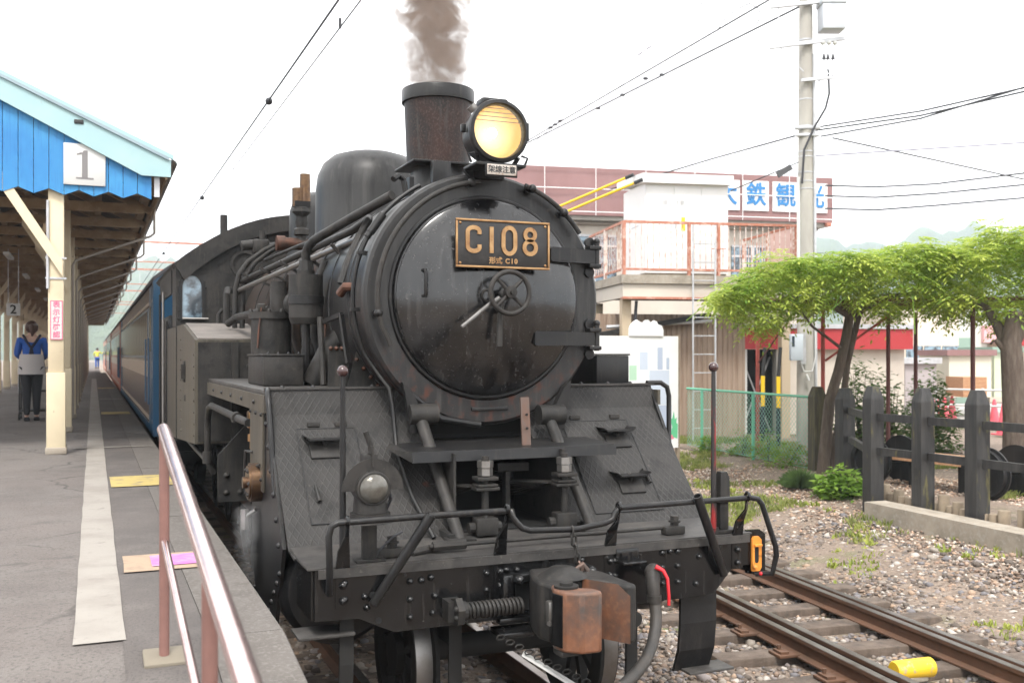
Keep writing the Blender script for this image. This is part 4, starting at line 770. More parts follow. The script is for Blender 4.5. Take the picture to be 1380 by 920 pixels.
# ---- frames, wheels, under-gear
for s in(-1,1): mk('frame_plate',G().box((s*.43,4.4,.88),(.03,10.0,.6)),m_under,L,0)
mk('ash_box',G().box((0,3.9,1.25),(1.2,5.2,.9)),m_under,L,0); mk('saddle',G().box((0,.75,1.55),(1.0,.9,.75)),m_under,L,0)
def wheel(name,y,x,r,spokes):
    s=1 if x>0 else -1
    w=mk(name,G().lathe([(r-.09,-.06),(r-.02,-.065),(r,-.06),(r,.04),(r+.028,.048),(r+.028,.07),(r-.09,.07),(r-.09,-.06)],(x,y,r),(-s,0,0),40).cyl((x-.07,y,r),(x+.07,y,r),.12,n=20),m_under,L,35)
    mk('tyre_tread',G().lathe([(r+.0015,-.055),(r+.0015,.038)],(x,y,r),(-s,0,0),40),m_steel,w,60)
    gg=G()
    for k in range(spokes): 
        a=2*PI*k/spokes; gg.bar((x,y+.1*math.cos(a),r+.1*math.sin(a)),(x,y+(r-.08)*math.cos(a),r+(r-.08)*math.sin(a)),.05,.05,(1,0,0))
    mk('spoke',gg,m_under,w,0); return w
for y in(2.2,3.95,5.7):
    for s in(-1,1): wheel('driving_wheel',y,s*.56,.76,15)
    mk('axle',G().cyl((-.5,y,.76),(.5,y,.76),.09,n=12),m_under,L)
for y in(-.12,7.6,9.0):
    for s in(-1,1): wheel('carrying_wheel',y,s*.56,.43,10)
    mk('axle',G().cyl((-.5,y,.43),(.5,y,.43),.07,n=12),m_under,L)
for s in(-1,1): mk('connecting_rod',G().bar((s*.8,1.0,.85),(s*.8,3.95,.62),.06,.12).bar((s*.74,2.2,.62),(s*.74,5.7,.62),.05,.1),m_rustst,L)
# ---- buffer beam and front deck
bp=[(-1.235,1.11),(-1.235,.865),(-1.02,.86),(-.84,.775),(.98,.785),(1.05,.80),(1.17,.93),(1.3,.94),(1.3,1.11)]
bm_=mk('buffer_beam',G().prism(bp,(0,-.87,0),X3,Z3,.03),m_beam,L,0)
mk('beam_end_plate',G().box((-1.243,-.7,.985),(.014,.36,.24)),m_beam,bm_,0)
dk=mk('front_deck',G().prism([(-.905,1.113),(-.905,1.122),(-.62,1.126),(-.44,1.146),(.3,1.146),(.3,1.13),(-.44,1.13),(-.62,1.112)],(-1.27,0,0),Y3,Z3,2.57),m_deck,L,0)
mk('deck_angle',G().box((0.03,-.909,1.092),(2.5,.012,.044)),m_deck,dk,0)
bolts=[(-1.09,1.04),(-1.09,.96),(-.99,.965),(-.98,.91),(-.76,1.02),(-.7,1.02),(-.65,1.03),(-.76,.93),(-.63,.935),(-.76,.84),(-.64,.85),(-.58,.855),(-.35,1.025),(-.35,.94),(-.18,1.03),(.2,1.05),(.5,1.01),(.62,.93),(.62,.86),(.7,1.05),(.75,1.055),(.8,1.05),(.7,.97),(.8,.97),(.7,.88),(.8,.88),(.62,.83),(.94,1.01),(.92,.86),(-.24,1.035),(-.24,.96),(.4,1.03),(.4,.95)]
rivets(bm_,[(x,-.9,z) for x,z in bolts],r=.0185,h=.022,mat=m_beam,name='bolt',n=10)
[mk('bolt_hole',G().cyl((x,-.902,z),(x,-.897,z),.017,n=12),m_void,bm_) for x,z in((-.95,.97),(-.92,.84))]
# front rail with its brackets
pts=[(-1.172,-.93,1.0),(-1.185,-1.0,1.1),(-1.19,-1.0,1.29),(-1.178,-1.0,1.335),(-1.145,-1.0,1.352),(-.7,-1.0,1.357),(-.3,-1.0,1.357),(-.265,-1.0,1.35),(-.22,-1.0,1.29),(-.19,-1.0,1.262),(-.15,-1.0,1.248),(.12,-1.0,1.236),(.29,-1.0,1.258),(.335,-1.0,1.275),(.35,-1.0,1.31),(.375,-1.0,1.333),(.8,-1.0,1.338),(1.22,-1.0,1.34),(1.27,-1.0,1.33),(1.3,-1.0,1.3),(1.395,-1.0,1.05),(1.4,-1.0,1.0),(1.395,-.97,.89),(1.33,-.9,.88)]
fr=mk('front_rail',G().tube(pts,.0165,10),m_black,L,60)
for x,zt in((-.275,1.36),(.372,1.335),(1.2,1.345),(-1.1,1.352)):
    gg=G(); w=.036
    gg.add([(x-w,-.905,.92),(x+w,-.905,.92),(x-w,-.905,1.1),(x+w,-.905,1.1),(x-w*.9,-.94,1.2),(x+w*.8,-.93,1.2),(x-.012,-1.0,zt-.07),(x+.012,-.985,zt-.07),(x-.012,-1.02,zt+.005),(x+.012,-1.0,zt+.005)],[(0,1,3,2),(2,3,5,4),(4,5,7,6),(6,7,9,8)])
    gg.v+= [(a,b+.014,c) for a,b,c in gg.v]; n=10; gg.f+=[tuple(i+n for i in f[::-1]) for f in gg.f]+[(0,2,2+n,n),(1,1+n,3+n,3),(2,4,4+n,2+n),(3,3+n,5+n,5),(4,6,6+n,4+n),(5,5+n,7+n,7),(6,8,8+n,6+n),(7,7+n,9+n,9)]
    b=mk('rail_bracket',gg,m_beam,fr,0); mk('bracket_eye',G().ring((x,-1.0,zt+.004),(1,0,0),.021,.009,14,6),m_beam,b); rivets(b,[(x,-.906,1.03),(x,-.906,.955)],r=.02,h=.022,mat=m_beam,name='bolt',n=10)
# slanting pole sockets
for a,b in(((-.69,-1.03,1.365),(-.955,-.93,.93)),((.845,-1.03,1.375),(1.09,-.93,.9))):
    a=Vector(a);b=Vector(b);t=(a-b).normalized(); mk('pole_socket',G().lathe([(.0,0),(.022,0),(.0235,.004),(.0265,(a-b).length),(.02,(a-b).length),(.018,(a-b).length-.12),(0,(a-b).length-.12)],b,t,18),m_black,L,40)
# marker lamp
ml=mk('marker_lamp',G().cyl((-.95,-.8,1.495),(-.95,-.92,1.495),.088,n=28).cyl((-.95,-.85,1.37),(-.95,-.85,1.45),.085,.08,n=24).cyl((-.95,-.85,1.345),(-.95,-.85,1.368),.1,n=24).cyl((-.95,-.85,1.322),(-.95,-.85,1.338),.12,.105,n=28),m_grime,L,35)
mk('lens',G().sph((-.95,-.925,1.495),.074,24,(1,.55,1)),m_lens,ml,60); mk('lens_rim',G().ring((-.95,-.925,1.495),(0,1,0),.077,.009,32,8),m_grime,ml,60)
mk('lamp_hood',G().prism(ov(0,0,.155,.155,0,180,24)+ov(0,0,.08,.08,180,0,16),(-.95,-.9,1.485),X3,Z3,.008),m_grime,ml,0); mk('lamp_chimney',G().bbox((-.95,-.82,1.63),(.07,.1,.06),.012).tube([(-.95,-.86,1.66),(-.95,-.86,1.7),(-.975,-.86,1.77)],.014,8).bar((-.95,-.905,1.6),(-.95,-.905,1.7),.02,.01),m_grime,ml)
mk('lamp_post',G().box((-.95,-.83,1.225),(.075,.022,.2)).bbox((-.95,-.83,1.13),(.15,.09,.014),.003),m_grime,ml); mk('lamp_cable',G().tube([(-.86,-.84,1.5),(-.83,-.8,1.42),(-.85,-.78,1.36)],.009,6).tube([(-.9,-.83,1.17),(-.83,-.85,1.24),(-.78,-.84,1.26)],.006,6),m_cabl,ml)
# sighting poles
for x,z1,m_ in((-1.09,2.05,m_black),(1.067,2.06,M('pole black with red flakes',(.02,.018,.018),.35,var=[((.25,.02,.02),5,.52,.62,(4,4,.7))]))):
    p=mk('sighting_pole',G().cyl((x,-.86,1.12),(x,-.86,z1),.0175,.0125,n=12).cyl((x,-.86,1.12),(x,-.86,1.16),.03,n=12),m_,L,50); mk('pole_ball',G().sph((x,-.86,z1+.02),.029,16),M('ball paint',(.045,.02,.02),.12,coat=.5) if x<0 else MATS['ball paint'],p,60)
# right corner post, bolts and rods on the deck
mk('flag_socket',G().bbox((1.14,-.84,1.135),(.16,.1,.02),.004).bbox((1.14,-.84,1.225),(.06,.05,.17),.008).bbox((1.14,-.84,1.31),(.09,.07,.02),.004).add([Vector((1.14+a*w,-.84+b*w,z)) for z,w in((1.32,.032),(1.44,.03),(1.475,.02)) for a,b in((-1,-1),(1,-1),(1,1),(-1,1))],[(0,1,5,4),(1,2,6,5),(2,3,7,6),(3,0,4,7),(4,5,9,8),(5,6,10,9),(6,7,11,10),(7,4,8,11),(8,9,10,11)]),m_grime,L,20)
for x in(-.83,.84): mk('rod_bearing',G().bbox((x,-.79,1.15),(.13,.06,.05),.008).cyl((x+.01,-.79,1.175),(x+.01,-.79,1.23),.025,n=6).cyl((x+.01,-.79,1.195),(x+.01,-.79,1.205),.035,n=12),m_grime,L)
mk('coupling_rod',G().tube([(-.62,-.78,1.16),(.8,-.78,1.165)],.0115,8).cyl((-.6,-.78,1.16),(-.42,-.78,1.161),.026,n=8),m_grime,L); mk('coupling_rod',G().tube([(-.72,-.8,1.14),(-.56,-.74,1.15)],.02,8),m_grime,L)
# diagonal stays
for s,top_,bot in((-1,(-.44,-.06,1.78),(-.385,-.6,1.14)),(1,(.385,-.08,1.76),(.42,-.62,1.14))):
    st=mk('diagonal_stay',G().tube([top_,bot],[.036,.034],14).cyl(Vector(top_)+Vector((-.07,0,.02)),Vector(top_)+Vector((.1,0,.02)),.062,n=16),m_grime,L,40); mk('stay_foot',G().bbox((bot[0],bot[1],1.152),(.16,.1,.016),.004),m_grime,st)
    mk('stay_bracket',G().prism([(0,0),(.05,-.04),(.16,-.25),(.14,-.3),(.05,-.3),(.02,-.08)] if s<0 else [(0,0),(-.05,-.04),(-.16,-.25),(-.14,-.3),(-.05,-.3),(-.02,-.08)][::-1],(s*.55,-.02,1.99),X3,Z3,.05),m_black,L,0)
mk('saddle_lip',G().tube([(-.5,-.02,1.93),(-.3,-.03,1.77),(-.05,-.03,1.725)],.02,8),m_black,L); mk('saddle_lip',G().bbox((.02,-.012,1.82),(.24,.02,.022),.004),m_black,L)
# shelf plate and recess
mk('shelf_plate',G().prism([(-.42,1.615),(.15,1.635),(.15,1.622),(-.4,1.602),(-.42,1.555),(-.432,1.555)],(-.6,0,0),Y3,Z3,1.27),m_black,L,0); mk('shelf_end',G().add([(-.6,-.42,1.612),(-.72,-.3,1.63),(-.6,.0,1.63),(-.6,-.42,1.555)],[(0,1,2),(0,3,1)]),m_grime,L,0)
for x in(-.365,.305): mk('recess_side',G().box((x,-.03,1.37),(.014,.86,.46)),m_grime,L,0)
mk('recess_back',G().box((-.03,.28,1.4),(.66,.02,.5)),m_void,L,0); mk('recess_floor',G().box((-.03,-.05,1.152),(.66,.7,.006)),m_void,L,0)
mk('ladder_strap',G().bar((.125,-.33,1.62),(.125,-.3,1.9),.055,.014,(0,1,0)),m_rustst,L,0); mk('strap_hole',G().cyl((.125,-.345,1.72),(.125,-.338,1.72),.008,n=8).cyl((.125,-.34,1.8),(.125,-.333,1.8),.008,n=8),m_void,L)
for x in(-.2,.29):
    b=mk('spring_hanger',G().cyl((x,-.5,1.14),(x,-.5,1.585),.021,n=14),m_grime,L,40)
    mk('hanger_block',G().bbox((x,-.5,1.195),(.13,.09,.1),.01).cyl((x-.1,-.5,1.19),(x+.09,-.5,1.19),.03,n=10),m_grime,b)
    mk('hanger_nut',G().cyl((x,-.5,1.478),(x,-.5,1.518),.043,n=6).cyl((x,-.5,1.522),(x,-.5,1.56),.046,n=6),m_steel,b,20); mk('hanger_collar',G().bbox((x,-.5,1.462),(.125,.1,.02),.004).bbox((x,-.5,1.425),(.12,.1,.016),.004).bbox((x,-.5,1.405),(.14,.1,.018),.004),m_grime,b)
    for k in range(7): mk('spring_leaf',G().bar((x-.05,-.46,1.415-.0*k),(x-.05-.075*(7-k)*.28-.05,-.1-.0*k,1.40-.016*k),.09,.008),m_grime,b,0)
mk('centre_stem',G().box((.05,-.2,1.34),(.03,.06,.24)).box((.1,-.15,1.48),(.2,.1,.05)),m_grime,L); mk('centre_bulb',G().cyl((.06,-.25,1.2),(.06,-.25,1.24),.03,.02,n=12),m_steel,L)
# ---- coupler
cp=mk('coupler',G().prism([(-.11,-.9),(-.17,-1.08),(-.19,-1.2),(-.15,-1.33),(-.06,-1.27),(-.01,-1.18),(.05,-1.21),(.19,-1.45),(.235,-1.43),(.22,-1.1),(.11,-.9)],(0,0,.745),X3,Y3,.285),m_grime,L,25)
mk('coupler_top',G().lathe([(0,.05),(.06,.045),(.1,.02),(.13,0)],(-.02,-1.12,1.028),Z3,20),m_grime,cp,50); mk('guard_arm_face',G().add([(.045,-1.213,.747),(.185,-1.453,.747),(.185,-1.453,.98),(.15,-1.393,1.028),(.045,-1.213,1.028)],[(0,1,2,3,4)]),m_cpl,cp,0)
kn=mk('knuckle',G().prism([(-.155,-1.27),(-.185,-1.36),(-.165,-1.44),(-.1,-1.5),(-.0,-1.505),(.015,-1.48),(.0,-1.42),(-.05,-1.39),(-.06,-1.3)],(0,0,.74),X3,Y3,.29),m_cpl,cp,30); mk('knuckle_pin',G().cyl((-.115,-1.36,1.03),(-.115,-1.36,1.055),.032,n=18).cyl((-.115,-1.36,1.031),(-.115,-1.36,1.041),.06,n=20),m_grime,kn,35)
mk('coupler_cheek',G().prism([(-.165,-1.27),(-.19,-1.36),(-.172,-1.43),(-.16,-1.43),(-.16,-1.27)],(0,0,.76),X3,Y3,.25),m_beam,cp,0)
# coupler pocket castings and springs
gg=G(); 
for x0,x1,z0,z1 in((-.28,-.22,.8,1.02),(-.22,-.02,.975,1.02),(-.3,.28,.765,.8),(.2,.26,.8,1.02),(-.02,.26,.985,1.02)): gg.bbox(((x0+x1)/2,-.93,(z0+z1)/2),(x1-x0,.07,z1-z0),.01)
mk('coupler_pocket',gg,m_beam,L); mk('pocket_shelf',G().bbox((-.03,-.98,.735),(.6,.16,.03),.006),m_beam,L); rivets(L,[(-.2,-.965,.995),(.22,-.965,1.005)],r=.03,h=.05,mat=m_beam,name='bolt')
mk('pocket_opening',G().box((-.06,-.903,.89),(.26,.01,.15)),m_void,L,0)
for x0,x1 in((-.52,-.19),(.24,.43)):
    n=int((x1-x0)/.021)*12; sp=mk('coil_spring',G().tube([(x0+(x1-x0)*i/n,-1.0+.036*math.cos(2*PI*i/12),.87+.036*math.sin(2*PI*i/12)) for i in range(n+1)],.0085,6),m_grime,L,60); mk('spring_core',G().cyl((x0,-1.0,.87),(x1,-1.0,.87),.022,n=10),m_under,sp)
hx_=mk('spring_flange',G().cyl((-.56,-1.0,.87),(-.525,-1.0,.87),.075,n=6).cyl((-.525,-1,.87),(-.5,-1,.87),.05,n=16).box((-.55,-.95,.87),(.08,.1,.1)),m_grime,L,20); rivets(hx_,[(-.56,-1.0+.045*math.cos(R(a)),.87+.045*math.sin(R(a))) for a in(30,150,210,330)],axis=(-1,0,0),r=.016,h=.016,mat=m_grime,name='bolt')
# uncoupling chain
cl=None
for k in range(6):
    z=1.225-.044*k; y=-1.01-.012*k; x=.09+.004*k
    pts=[(.0,0,.03),(.012,0,.02),(.012,0,-.02),(0,0,-.03),(-.012,0,-.02),(-.012,0,.02)]
    pts=[(x+(a if k%2 else 0),y+(0 if k%2 else a),z+c) for a,b,c in pts]; mk('chain_link',G().tube(pts,.0065,6,closed=True),m_grime if k<4 else m_rustst,L,60)
mk('lift_shackle',G().tube([(.085,-1.08,1.0),(.085,-1.08,1.05),(.115,-1.08,1.07),(.14,-1.08,1.04),(.14,-1.08,1.0)],.014,8),m_rustst,L)
# brake hose
mk('hose_bracket',G().bbox((.47,-.96,1.03),(.14,.1,.014),.004).bbox((.47,-.915,1.06),(.14,.016,.07),.004).cyl((.44,-.98,1.035),(.44,-.98,1.07),.012,n=8).cyl((.52,-.97,1.035),(.52,-.97,1.07),.012,n=8),m_beam,L)
cok=mk('hose_cock',G().tube([(.64,-.94,.94),(.6,-1.0,.97),(.55,-1.05,.98),(.53,-1.09,.93),(.53,-1.1,.86)],[.035,.035,.042,.036,.034],12).sph((.56,-1.04,.98),.05,12).cyl((.53,-1.1,.875),(.53,-1.1,.835),.04,n=12),m_grime,L,50)
mk('cock_handle',G().tube([(.55,-1.08,1.02),(.585,-1.1,1.0),(.6,-1.12,.96),(.605,-1.125,.87),(.605,-1.125,.82)],[.014,.011,.009,.009,.009],8),m_red,cok,50)
ho=mk('brake_hose',G().tube([(.53,-1.1,.85),(.53,-1.12,.78),(.51,-1.15,.72),(.46,-1.2,.65),(.38,-1.27,.595),(.28,-1.34,.56),(.18,-1.4,.535),(.05,-1.46,.515)],.031,14),m_rub,L,60); mk('hose_coupling',G().bbox((.02,-1.48,.51),(.14,.05,.06),.012,R(25)).cyl((.09,-1.445,.522),(.14,-1.42,.53),.036,n=12),m_rustst,ho)
mk('pipe_end',G().tube([(.5,-.75,.72),(.5,-.95,.71)],.045,14),m_under,L)
# steps, guard irons
mk('front_step',G().prism([(-.84,.86),(-.84,.62),(-.82,.46),(-.76,.33),(-.745,.33),(-.8,.47),(-.82,.62),(-.82,.86)],(.86,0,0),Y3,Z3,.24),m_black,L,0); mk('step_tread',G().bbox((1.06,-.78,.335),(.3,.16,.016),.004),m_deck,L)
mk('front_step',G().prism([(-.84,.86),(-.84,.62),(-.82,.46),(-.76,.33),(-.745,.33),(-.8,.47),(-.82,.62),(-.82,.86)],(-1.1,0,0),Y3,Z3,.07),m_under,L,0); mk('step_tread',G().bbox((-1.17,-.78,.78),(.28,.2,.016),.004),m_deck,L)
for x in(-.5,.56): mk('guard_iron',G().prism([(-.75,.85),(-.75,.1),(-.73,.1),(-.73,.85)],(x,0,0),Y3,Z3,.07),m_under,L,0)
mk('guard_iron_bracket',G().tube([(-.46,-.72,.78),(-.3,-.72,.78)],.02,6),m_under,L)
mk('white_edged_plate',G().bar((-.24,-1.12,.66),(.06,-1.3,.46),.05,.012).bar((.12,-1.3,.5),(.16,-1.32,.46),.03,.012),m_pale,L,0)
for k in range(10): mk('safety_chain_link',G().tube([(-.34+.04*k+a*.9,-1.08-.025*k,.74-.022*k+b) for a,b in((.024,0),(.01,.011),(-.018,.011),(-.026,0),(-.018,-.011),(.01,-.011))],.0045,5,closed=True),m_grime,L,60)
# orange hook plate at the beam end
hk=mk('beam_end_bracket',G().prism([(0,-.12),(.1,-.14),(.13,-.12),(.13,.1),(.09,.13),(0,.13)],(1.29,-.85,1.0),X3,Z3,.02).box((1.31,-.8,1.0),(.02,.2,.22)),m_beam,L,0)
mk('hook_plate',G().prism([(-.03,-.1),(.02,-.1),(.032,-.08),(.032,.08),(.012,.1),(-.02,.1),(-.032,.085),(-.032,-.085)],(1.325,-.905,1.0),X3,Z3,.016).sph((1.305,-.925,.925),.016,10).bbox((1.325,-.93,1.05),(.05,.02,.014),.003),m_orange,hk,20); mk('hook_slot',G().prism(ov(0,.03,.013,.013,0,180,8)+ov(0,-.04,.013,.013,180,360,8),(1.322,-.921,1.0),X3,Z3,.002),m_void,hk,0); mk('red_reflector',G().sph((1.345,-.93,.885),.012,10),m_red,hk)

for nm,w_ in(('coupler',.018),('knuckle',.022),('coupler_cheek',.008)):
    m_=bpy.data.objects[nm].modifiers.new('bevel','BEVEL'); m_.width=w_; m_.segments=3; m_.limit_method='ANGLE'; m_.angle_limit=R(25)
mk('knuckle_lock',G().bbox((-.17,-1.31,.9),(.05,.05,.12),.01).cyl((-.192,-1.34,.86),(-.2,-1.345,.86),.012,n=10),m_steel,cp); mk('knuckle_lug',G().bbox((-.12,-1.37,.725),(.1,.1,.03),.01),m_grime,cp)
mk('lock_lift_rod',G().tube([(.115,-1.08,1.06),(.1,-1.07,1.0),(.06,-1.1,.96)],.012,8),m_rustst,cp)
# ================================================================== coaches
def coach(y0,Ln,scheme,label):
    c=thing('passenger_coach',(0,y0,0),label,'coach','coaches coupled behind the locomotive')
    main,end=scheme; y1=y0+Ln; W=1.39
    mk('body',G().box((0,(y0+y1)/2,2.12),(2*W-.02,Ln,2.36)),main,c,0)
    n=14; xs=[-W-.02+2*(W+.02)*i/n for i in range(n+1)]; zz=lambda x:3.3+.52*(1-(abs(x)/(W+.02))**2.4)
    mk('roof',G().prism([(x,zz(x)) for x in xs]+[(x,zz(x)-.06) for x in xs[::-1]],(0,y1+.05,0),X3,Z3,Ln+.1),m_croof,c,40)
    mk('roof_end',G().prism([(x*.98,zz(x)-.05) for x in xs],(0,y0+.03,0),X3,Z3,.03),end,c,0)
    mk('end_wall',G().box((0,y0-.005,2.12),(2*W+.01,.03,2.37)),end,c,0)
    for s in(-1,1):
        X=s*W
        mk('skirt_band',G().box((X,(y0+y1)/2,1.0),(.012,Ln-.02,.12)),end,c,0); mk('line_band',G().box((X,(y0+y1)/2,1.14),(.012,Ln-.02,.06)),m_bodyc,c,0)
        mk('waist_band',G().box((X,(y0+y1)/2,1.92),(.012,Ln-.02,.26)),m_bodyc,c,0); mk('cornice_band',G().box((X,(y0+y1)/2,2.97),(.012,Ln-.02,.05)),m_bodyc,c,0); mk('window_band',G().box((X,(y0+y1)/2,2.5),(.008,Ln-2.6,.82)),end if main!=m_bodyo else main,c,0)
        for e in(0,1):
            yy=y0+.45 if e==0 else y1-.45
            mk('corner_pillar',G().box((X,y0+.09 if e==0 else y1-.09,2.12),(.03,.18,2.36)),end,c,0)
            d=mk('door',G().box((X,yy+(.35 if e==0 else -.35),2.1),(.02,.75,2.2)),end if main!=m_bodyo else main,c,0); mk('door_window',G().box((X+s*.004,yy+(.35 if e==0 else -.35),2.55),(.022,.45,.7)),m_cwin,d,0)
            mk('door_rail',G().tube([(X+s*.06,yy-.1,1.4),(X+s*.06,yy-.1,2.4)],.015,6).tube([(X+s*.06,yy+.8,1.4),(X+s*.06,yy+.8,2.4)],.015,6),m_bodyb,d)
        if s<0:
            o=None; k=0; y=y0+1.75
            while y<y1-1.9:
                w=mk('window',G().box((X-.006,y+.34,2.5),(.014,.62,.72)),m_cwin,c,0) if o is None else inst(o,WL[o.name]+Vector((0,y-ys0,0)),c)
                if o is None: o=w; ys0=y
                y+=.74
    mk('underframe',G().box((0,(y0+y1)/2,.72),(2.2,Ln-1,.42)),m_under,c,0)
    for yb in(y0+2.8,y1-2.8):
        mk('bogie',G().box((0,yb,.5),(1.9,2.6,.3)),m_under,c,0)
        for dyy in(-.95,.95): mk('wheel',G().cyl((-.63,yb+dyy,.43),(-.5,yb+dyy,.43),.43,n=24),m_under,c); mk('wheel',G().cyl((.5,yb+dyy,.43),(.63,yb+dyy,.43),.43,n=24),m_under,c)
    return c
coach(10.0,19.2,(m_bodyr,m_bodyb),'brown passenger coach with blue end and cream band coupled to the locomotive')
coach(29.9,19.2,(m_bodyo,m_bodyo),'orange passenger coach with cream bands next behind the brown coach')
coach(49.8,19.2,(m_bodyo,m_bodyo),'orange passenger coach with cream bands in the middle of the orange ones')
coach(69.7,19.2,(m_bodyo,m_bodyo),'orange passenger coach at the tail end of the train')
# ================================================================== people
def skin(name,nodes,edges,mat,parent,loc,root=0,sub=2):
    me=bpy.data.meshes.new(name); me.from_pydata([n[0] for n in nodes],edges,[]); me.materials.append(mat)
    o=bpy.data.objects.new(name,me); COL.objects.link(o); WL[o.name]=Vector(loc); par(o,parent) if parent else None
    m=o.modifiers.new('skin','SKIN'); m.use_smooth_shade=True
    for i,sv_ in enumerate(me.skin_vertices[0].data):
        r_=nodes[i][1]; sv_.radius=r_ if isinstance(r_,tuple) else (r_,r_); sv_.use_root=(i==root)
    s=o.modifiers.new('sub','SUBSURF'); s.levels=sub; s.render_levels=sub; return o
def person(loc,label,H,jm,tm,hair_m,arms,stance,vest=None,apron=None):
    p=thing('person',loc,label,'person'); k=H/1.65
    S_=lambda q:tuple(a*k for a in q)
    hipz=.84
    N=[((0,0,.92),(.14,.1)),((0,0,1.08),(.12,.09)),((0,0,1.28),(.15,.1)),((0,0,1.38),(.1,.075)),((0,.01,1.45),(.05,.05)),((0,.02,1.53),(.075,.09)),((0,.02,1.6),(.06,.075)),
       ((-.09,0,.84),.085),((-.09+stance[0][0],stance[0][1]*.5,.46),.055),((-.09+stance[0][0],stance[0][1],.08),.036),((-.09+stance[0][0],stance[0][1]+.12,.03),.03),
       ((.09,0,.84),.085),((.09+stance[1][0],stance[1][1]*.5,.46),.055),((.09+stance[1][0],stance[1][1],.08),.036),((.09+stance[1][0],stance[1][1]+.12,.03),.03)]
    E=[(0,1),(1,2),(2,3),(3,4),(4,5),(5,6),(0,7),(7,8),(8,9),(9,10),(0,11),(11,12),(12,13),(13,14)]
    for s,(el,ha) in zip((-1,1),arms):
        b=len(N); N+=[((s*.17,0,1.35),.055),(el,.04),(ha,.028),(tuple(Vector(ha)+(Vector(ha)-Vector(el)).normalized()*.09),.03)]; E+=[(3,b),(b,b+1),(b+1,b+2),(b+2,b+3)]
    N=[(S_(a),tuple(x*k for x in r_) if isinstance(r_,tuple) else r_*k) for a,r_ in N]
    body=skin('body',N,E,m_skin,p,loc)
    # clothing shells over the same skeleton
    J=[0,1,2,3]+[15,16,17]+[19,20,21]; mp={j:i for i,j in enumerate(J)}
    gro=lambda r_,f:tuple(x*f for x in r_) if isinstance(r_,tuple) else r_*f
    skin('jacket',[(N[j][0],gro(N[j][1],1.2 if j<4 else 1.42)) for j in J],[(0,1),(1,2),(2,3),(3,mp[15]),(mp[15],mp[16]),(mp[16],mp[17]),(3,mp[19]),(mp[19],mp[20]),(mp[20],mp[21])],jm,p,loc)
    J=[0,7,8,9,11,12,13]; skin('trousers',[(N[j][0],gro(N[j][1],1.22 if j in(0,7,11) else 1.4)) for j in J],[(0,1),(1,2),(2,3),(0,4),(4,5),(5,6)],tm,p,loc)
    for a,b in((9,10),(13,14)): skin('shoe',[(tuple(Vector(N[a][0])-Vector((0,.04,.05))*k),.062*k),(tuple(Vector(N[b][0])+Vector((0,.03,0))),.04*k)],[(0,1)],m_trous,p,loc)
    L0=Vector(loc)
    g=G().sph(L0+Vector((0,.0,1.575))*k,.108*k,16,(.95,1.05,1.02)); mk('hair',g,hair_m,p,60)
    mk('ear',G().sph(L0+Vector((-.092,.02,1.53))*k,.022*k,8,(.4,1,1.3)),m_skin,p,60); mk('ear',G().sph(L0+Vector((.092,.02,1.53))*k,.022*k,8,(.4,1,1.3)),m_skin,p,60)
    mk('nose',G().sph(L0+Vector((0,.118,1.52))*k,.018*k,8,(.8,1.2,1)),m_skin,p,60)
    return p,k,L0
w,k,L0=person((-3.19,13.2,PZ),'woman in blue jacket and grey apron seen from behind pushing a trolley',1.68,m_jack,m_trous,m_hair,(((-.23,.06,1.12),(-.16,.3,1.04)),((.23,.06,1.12),(.16,.3,1.04))),((.015,-.03),(-.02,.06)))
mk('apron',G().lathe([(.19,0),(.2,-.05),(.215,-.18),(.225,-.33),(.228,-.34),(.218,-.34),(.19,0)],L0+Vector((0,0,1.12))*k,Z3,28,a0=R(20),a1=R(160),ref=(-1,0,0)).lathe([(.19,0),(.2,-.05),(.215,-.18),(.225,-.33),(.228,-.34),(.218,-.34),(.19,0)],L0+Vector((0,0,1.12))*k,Z3,14,a0=R(200),a1=R(258),ref=(-1,0,0)).lathe([(.19,0),(.2,-.05),(.215,-.18),(.225,-.33),(.228,-.34),(.218,-.34),(.19,0)],L0+Vector((0,0,1.12))*k,Z3,14,a0=R(266),a1=R(340),ref=(-1,0,0)),m_apr,w,50)
for s in(-1,1): mk('apron_strap',G().tube([L0+Vector((s*.13,-.02,1.44))*k,L0+Vector((s*.07,-.135,1.33))*k,L0+Vector((0,-.14,1.22))*k,L0+Vector((-s*.02,-.14,1.12))*k],.022,8),m_strap,w,60)
mk('ponytail',G().tube([L0+Vector((0,-.1,1.61))*k,L0+Vector((.01,-.15,1.6))*k,L0+Vector((.02,-.14,1.5))*k,L0+Vector((.01,-.11,1.42))*k],[.03,.05,.045,.012],10),m_hair,w,60)
ct=thing('hand_trolley',(-3.12,13.75,PZ),'black wheeled trolley with white side panel in front of the woman','trolley')
for x in(-3.4,-2.86):
    for y in(13.5,14.0):
        mk('leg',G().cyl((x,y,PZ+.12),(x,y,PZ+.95),.014,n=8),m_ink,ct); wl=mk('castor',G().cyl((x-.015,y,PZ+.06),(x+.015,y,PZ+.06),.06,n=16),m_ink,ct)
for z in(.16,.5,.9): mk('tray',G().bbox((-3.13,13.75,PZ+z),(.56,.54,.03),.005),m_ink if z<.8 else m_apr,ct)
mk('side_panel',G().bbox((-3.41,13.75,PZ+.62),(.02,.5,.3),.004),m_pale,ct)
wx_,wy_=at(131,84); w2,k2,L2=person((wx_,wy_,PZ),'distant platform worker in yellow vest and blue trousers beside the train',1.7,m_vest,m_jack,m_ink,(((-.25,.05,1.15),(-.2,.2,.95)),((.3,.05,1.2),(.45,.1,1.3))),((.0,-.03),(0,.05)))
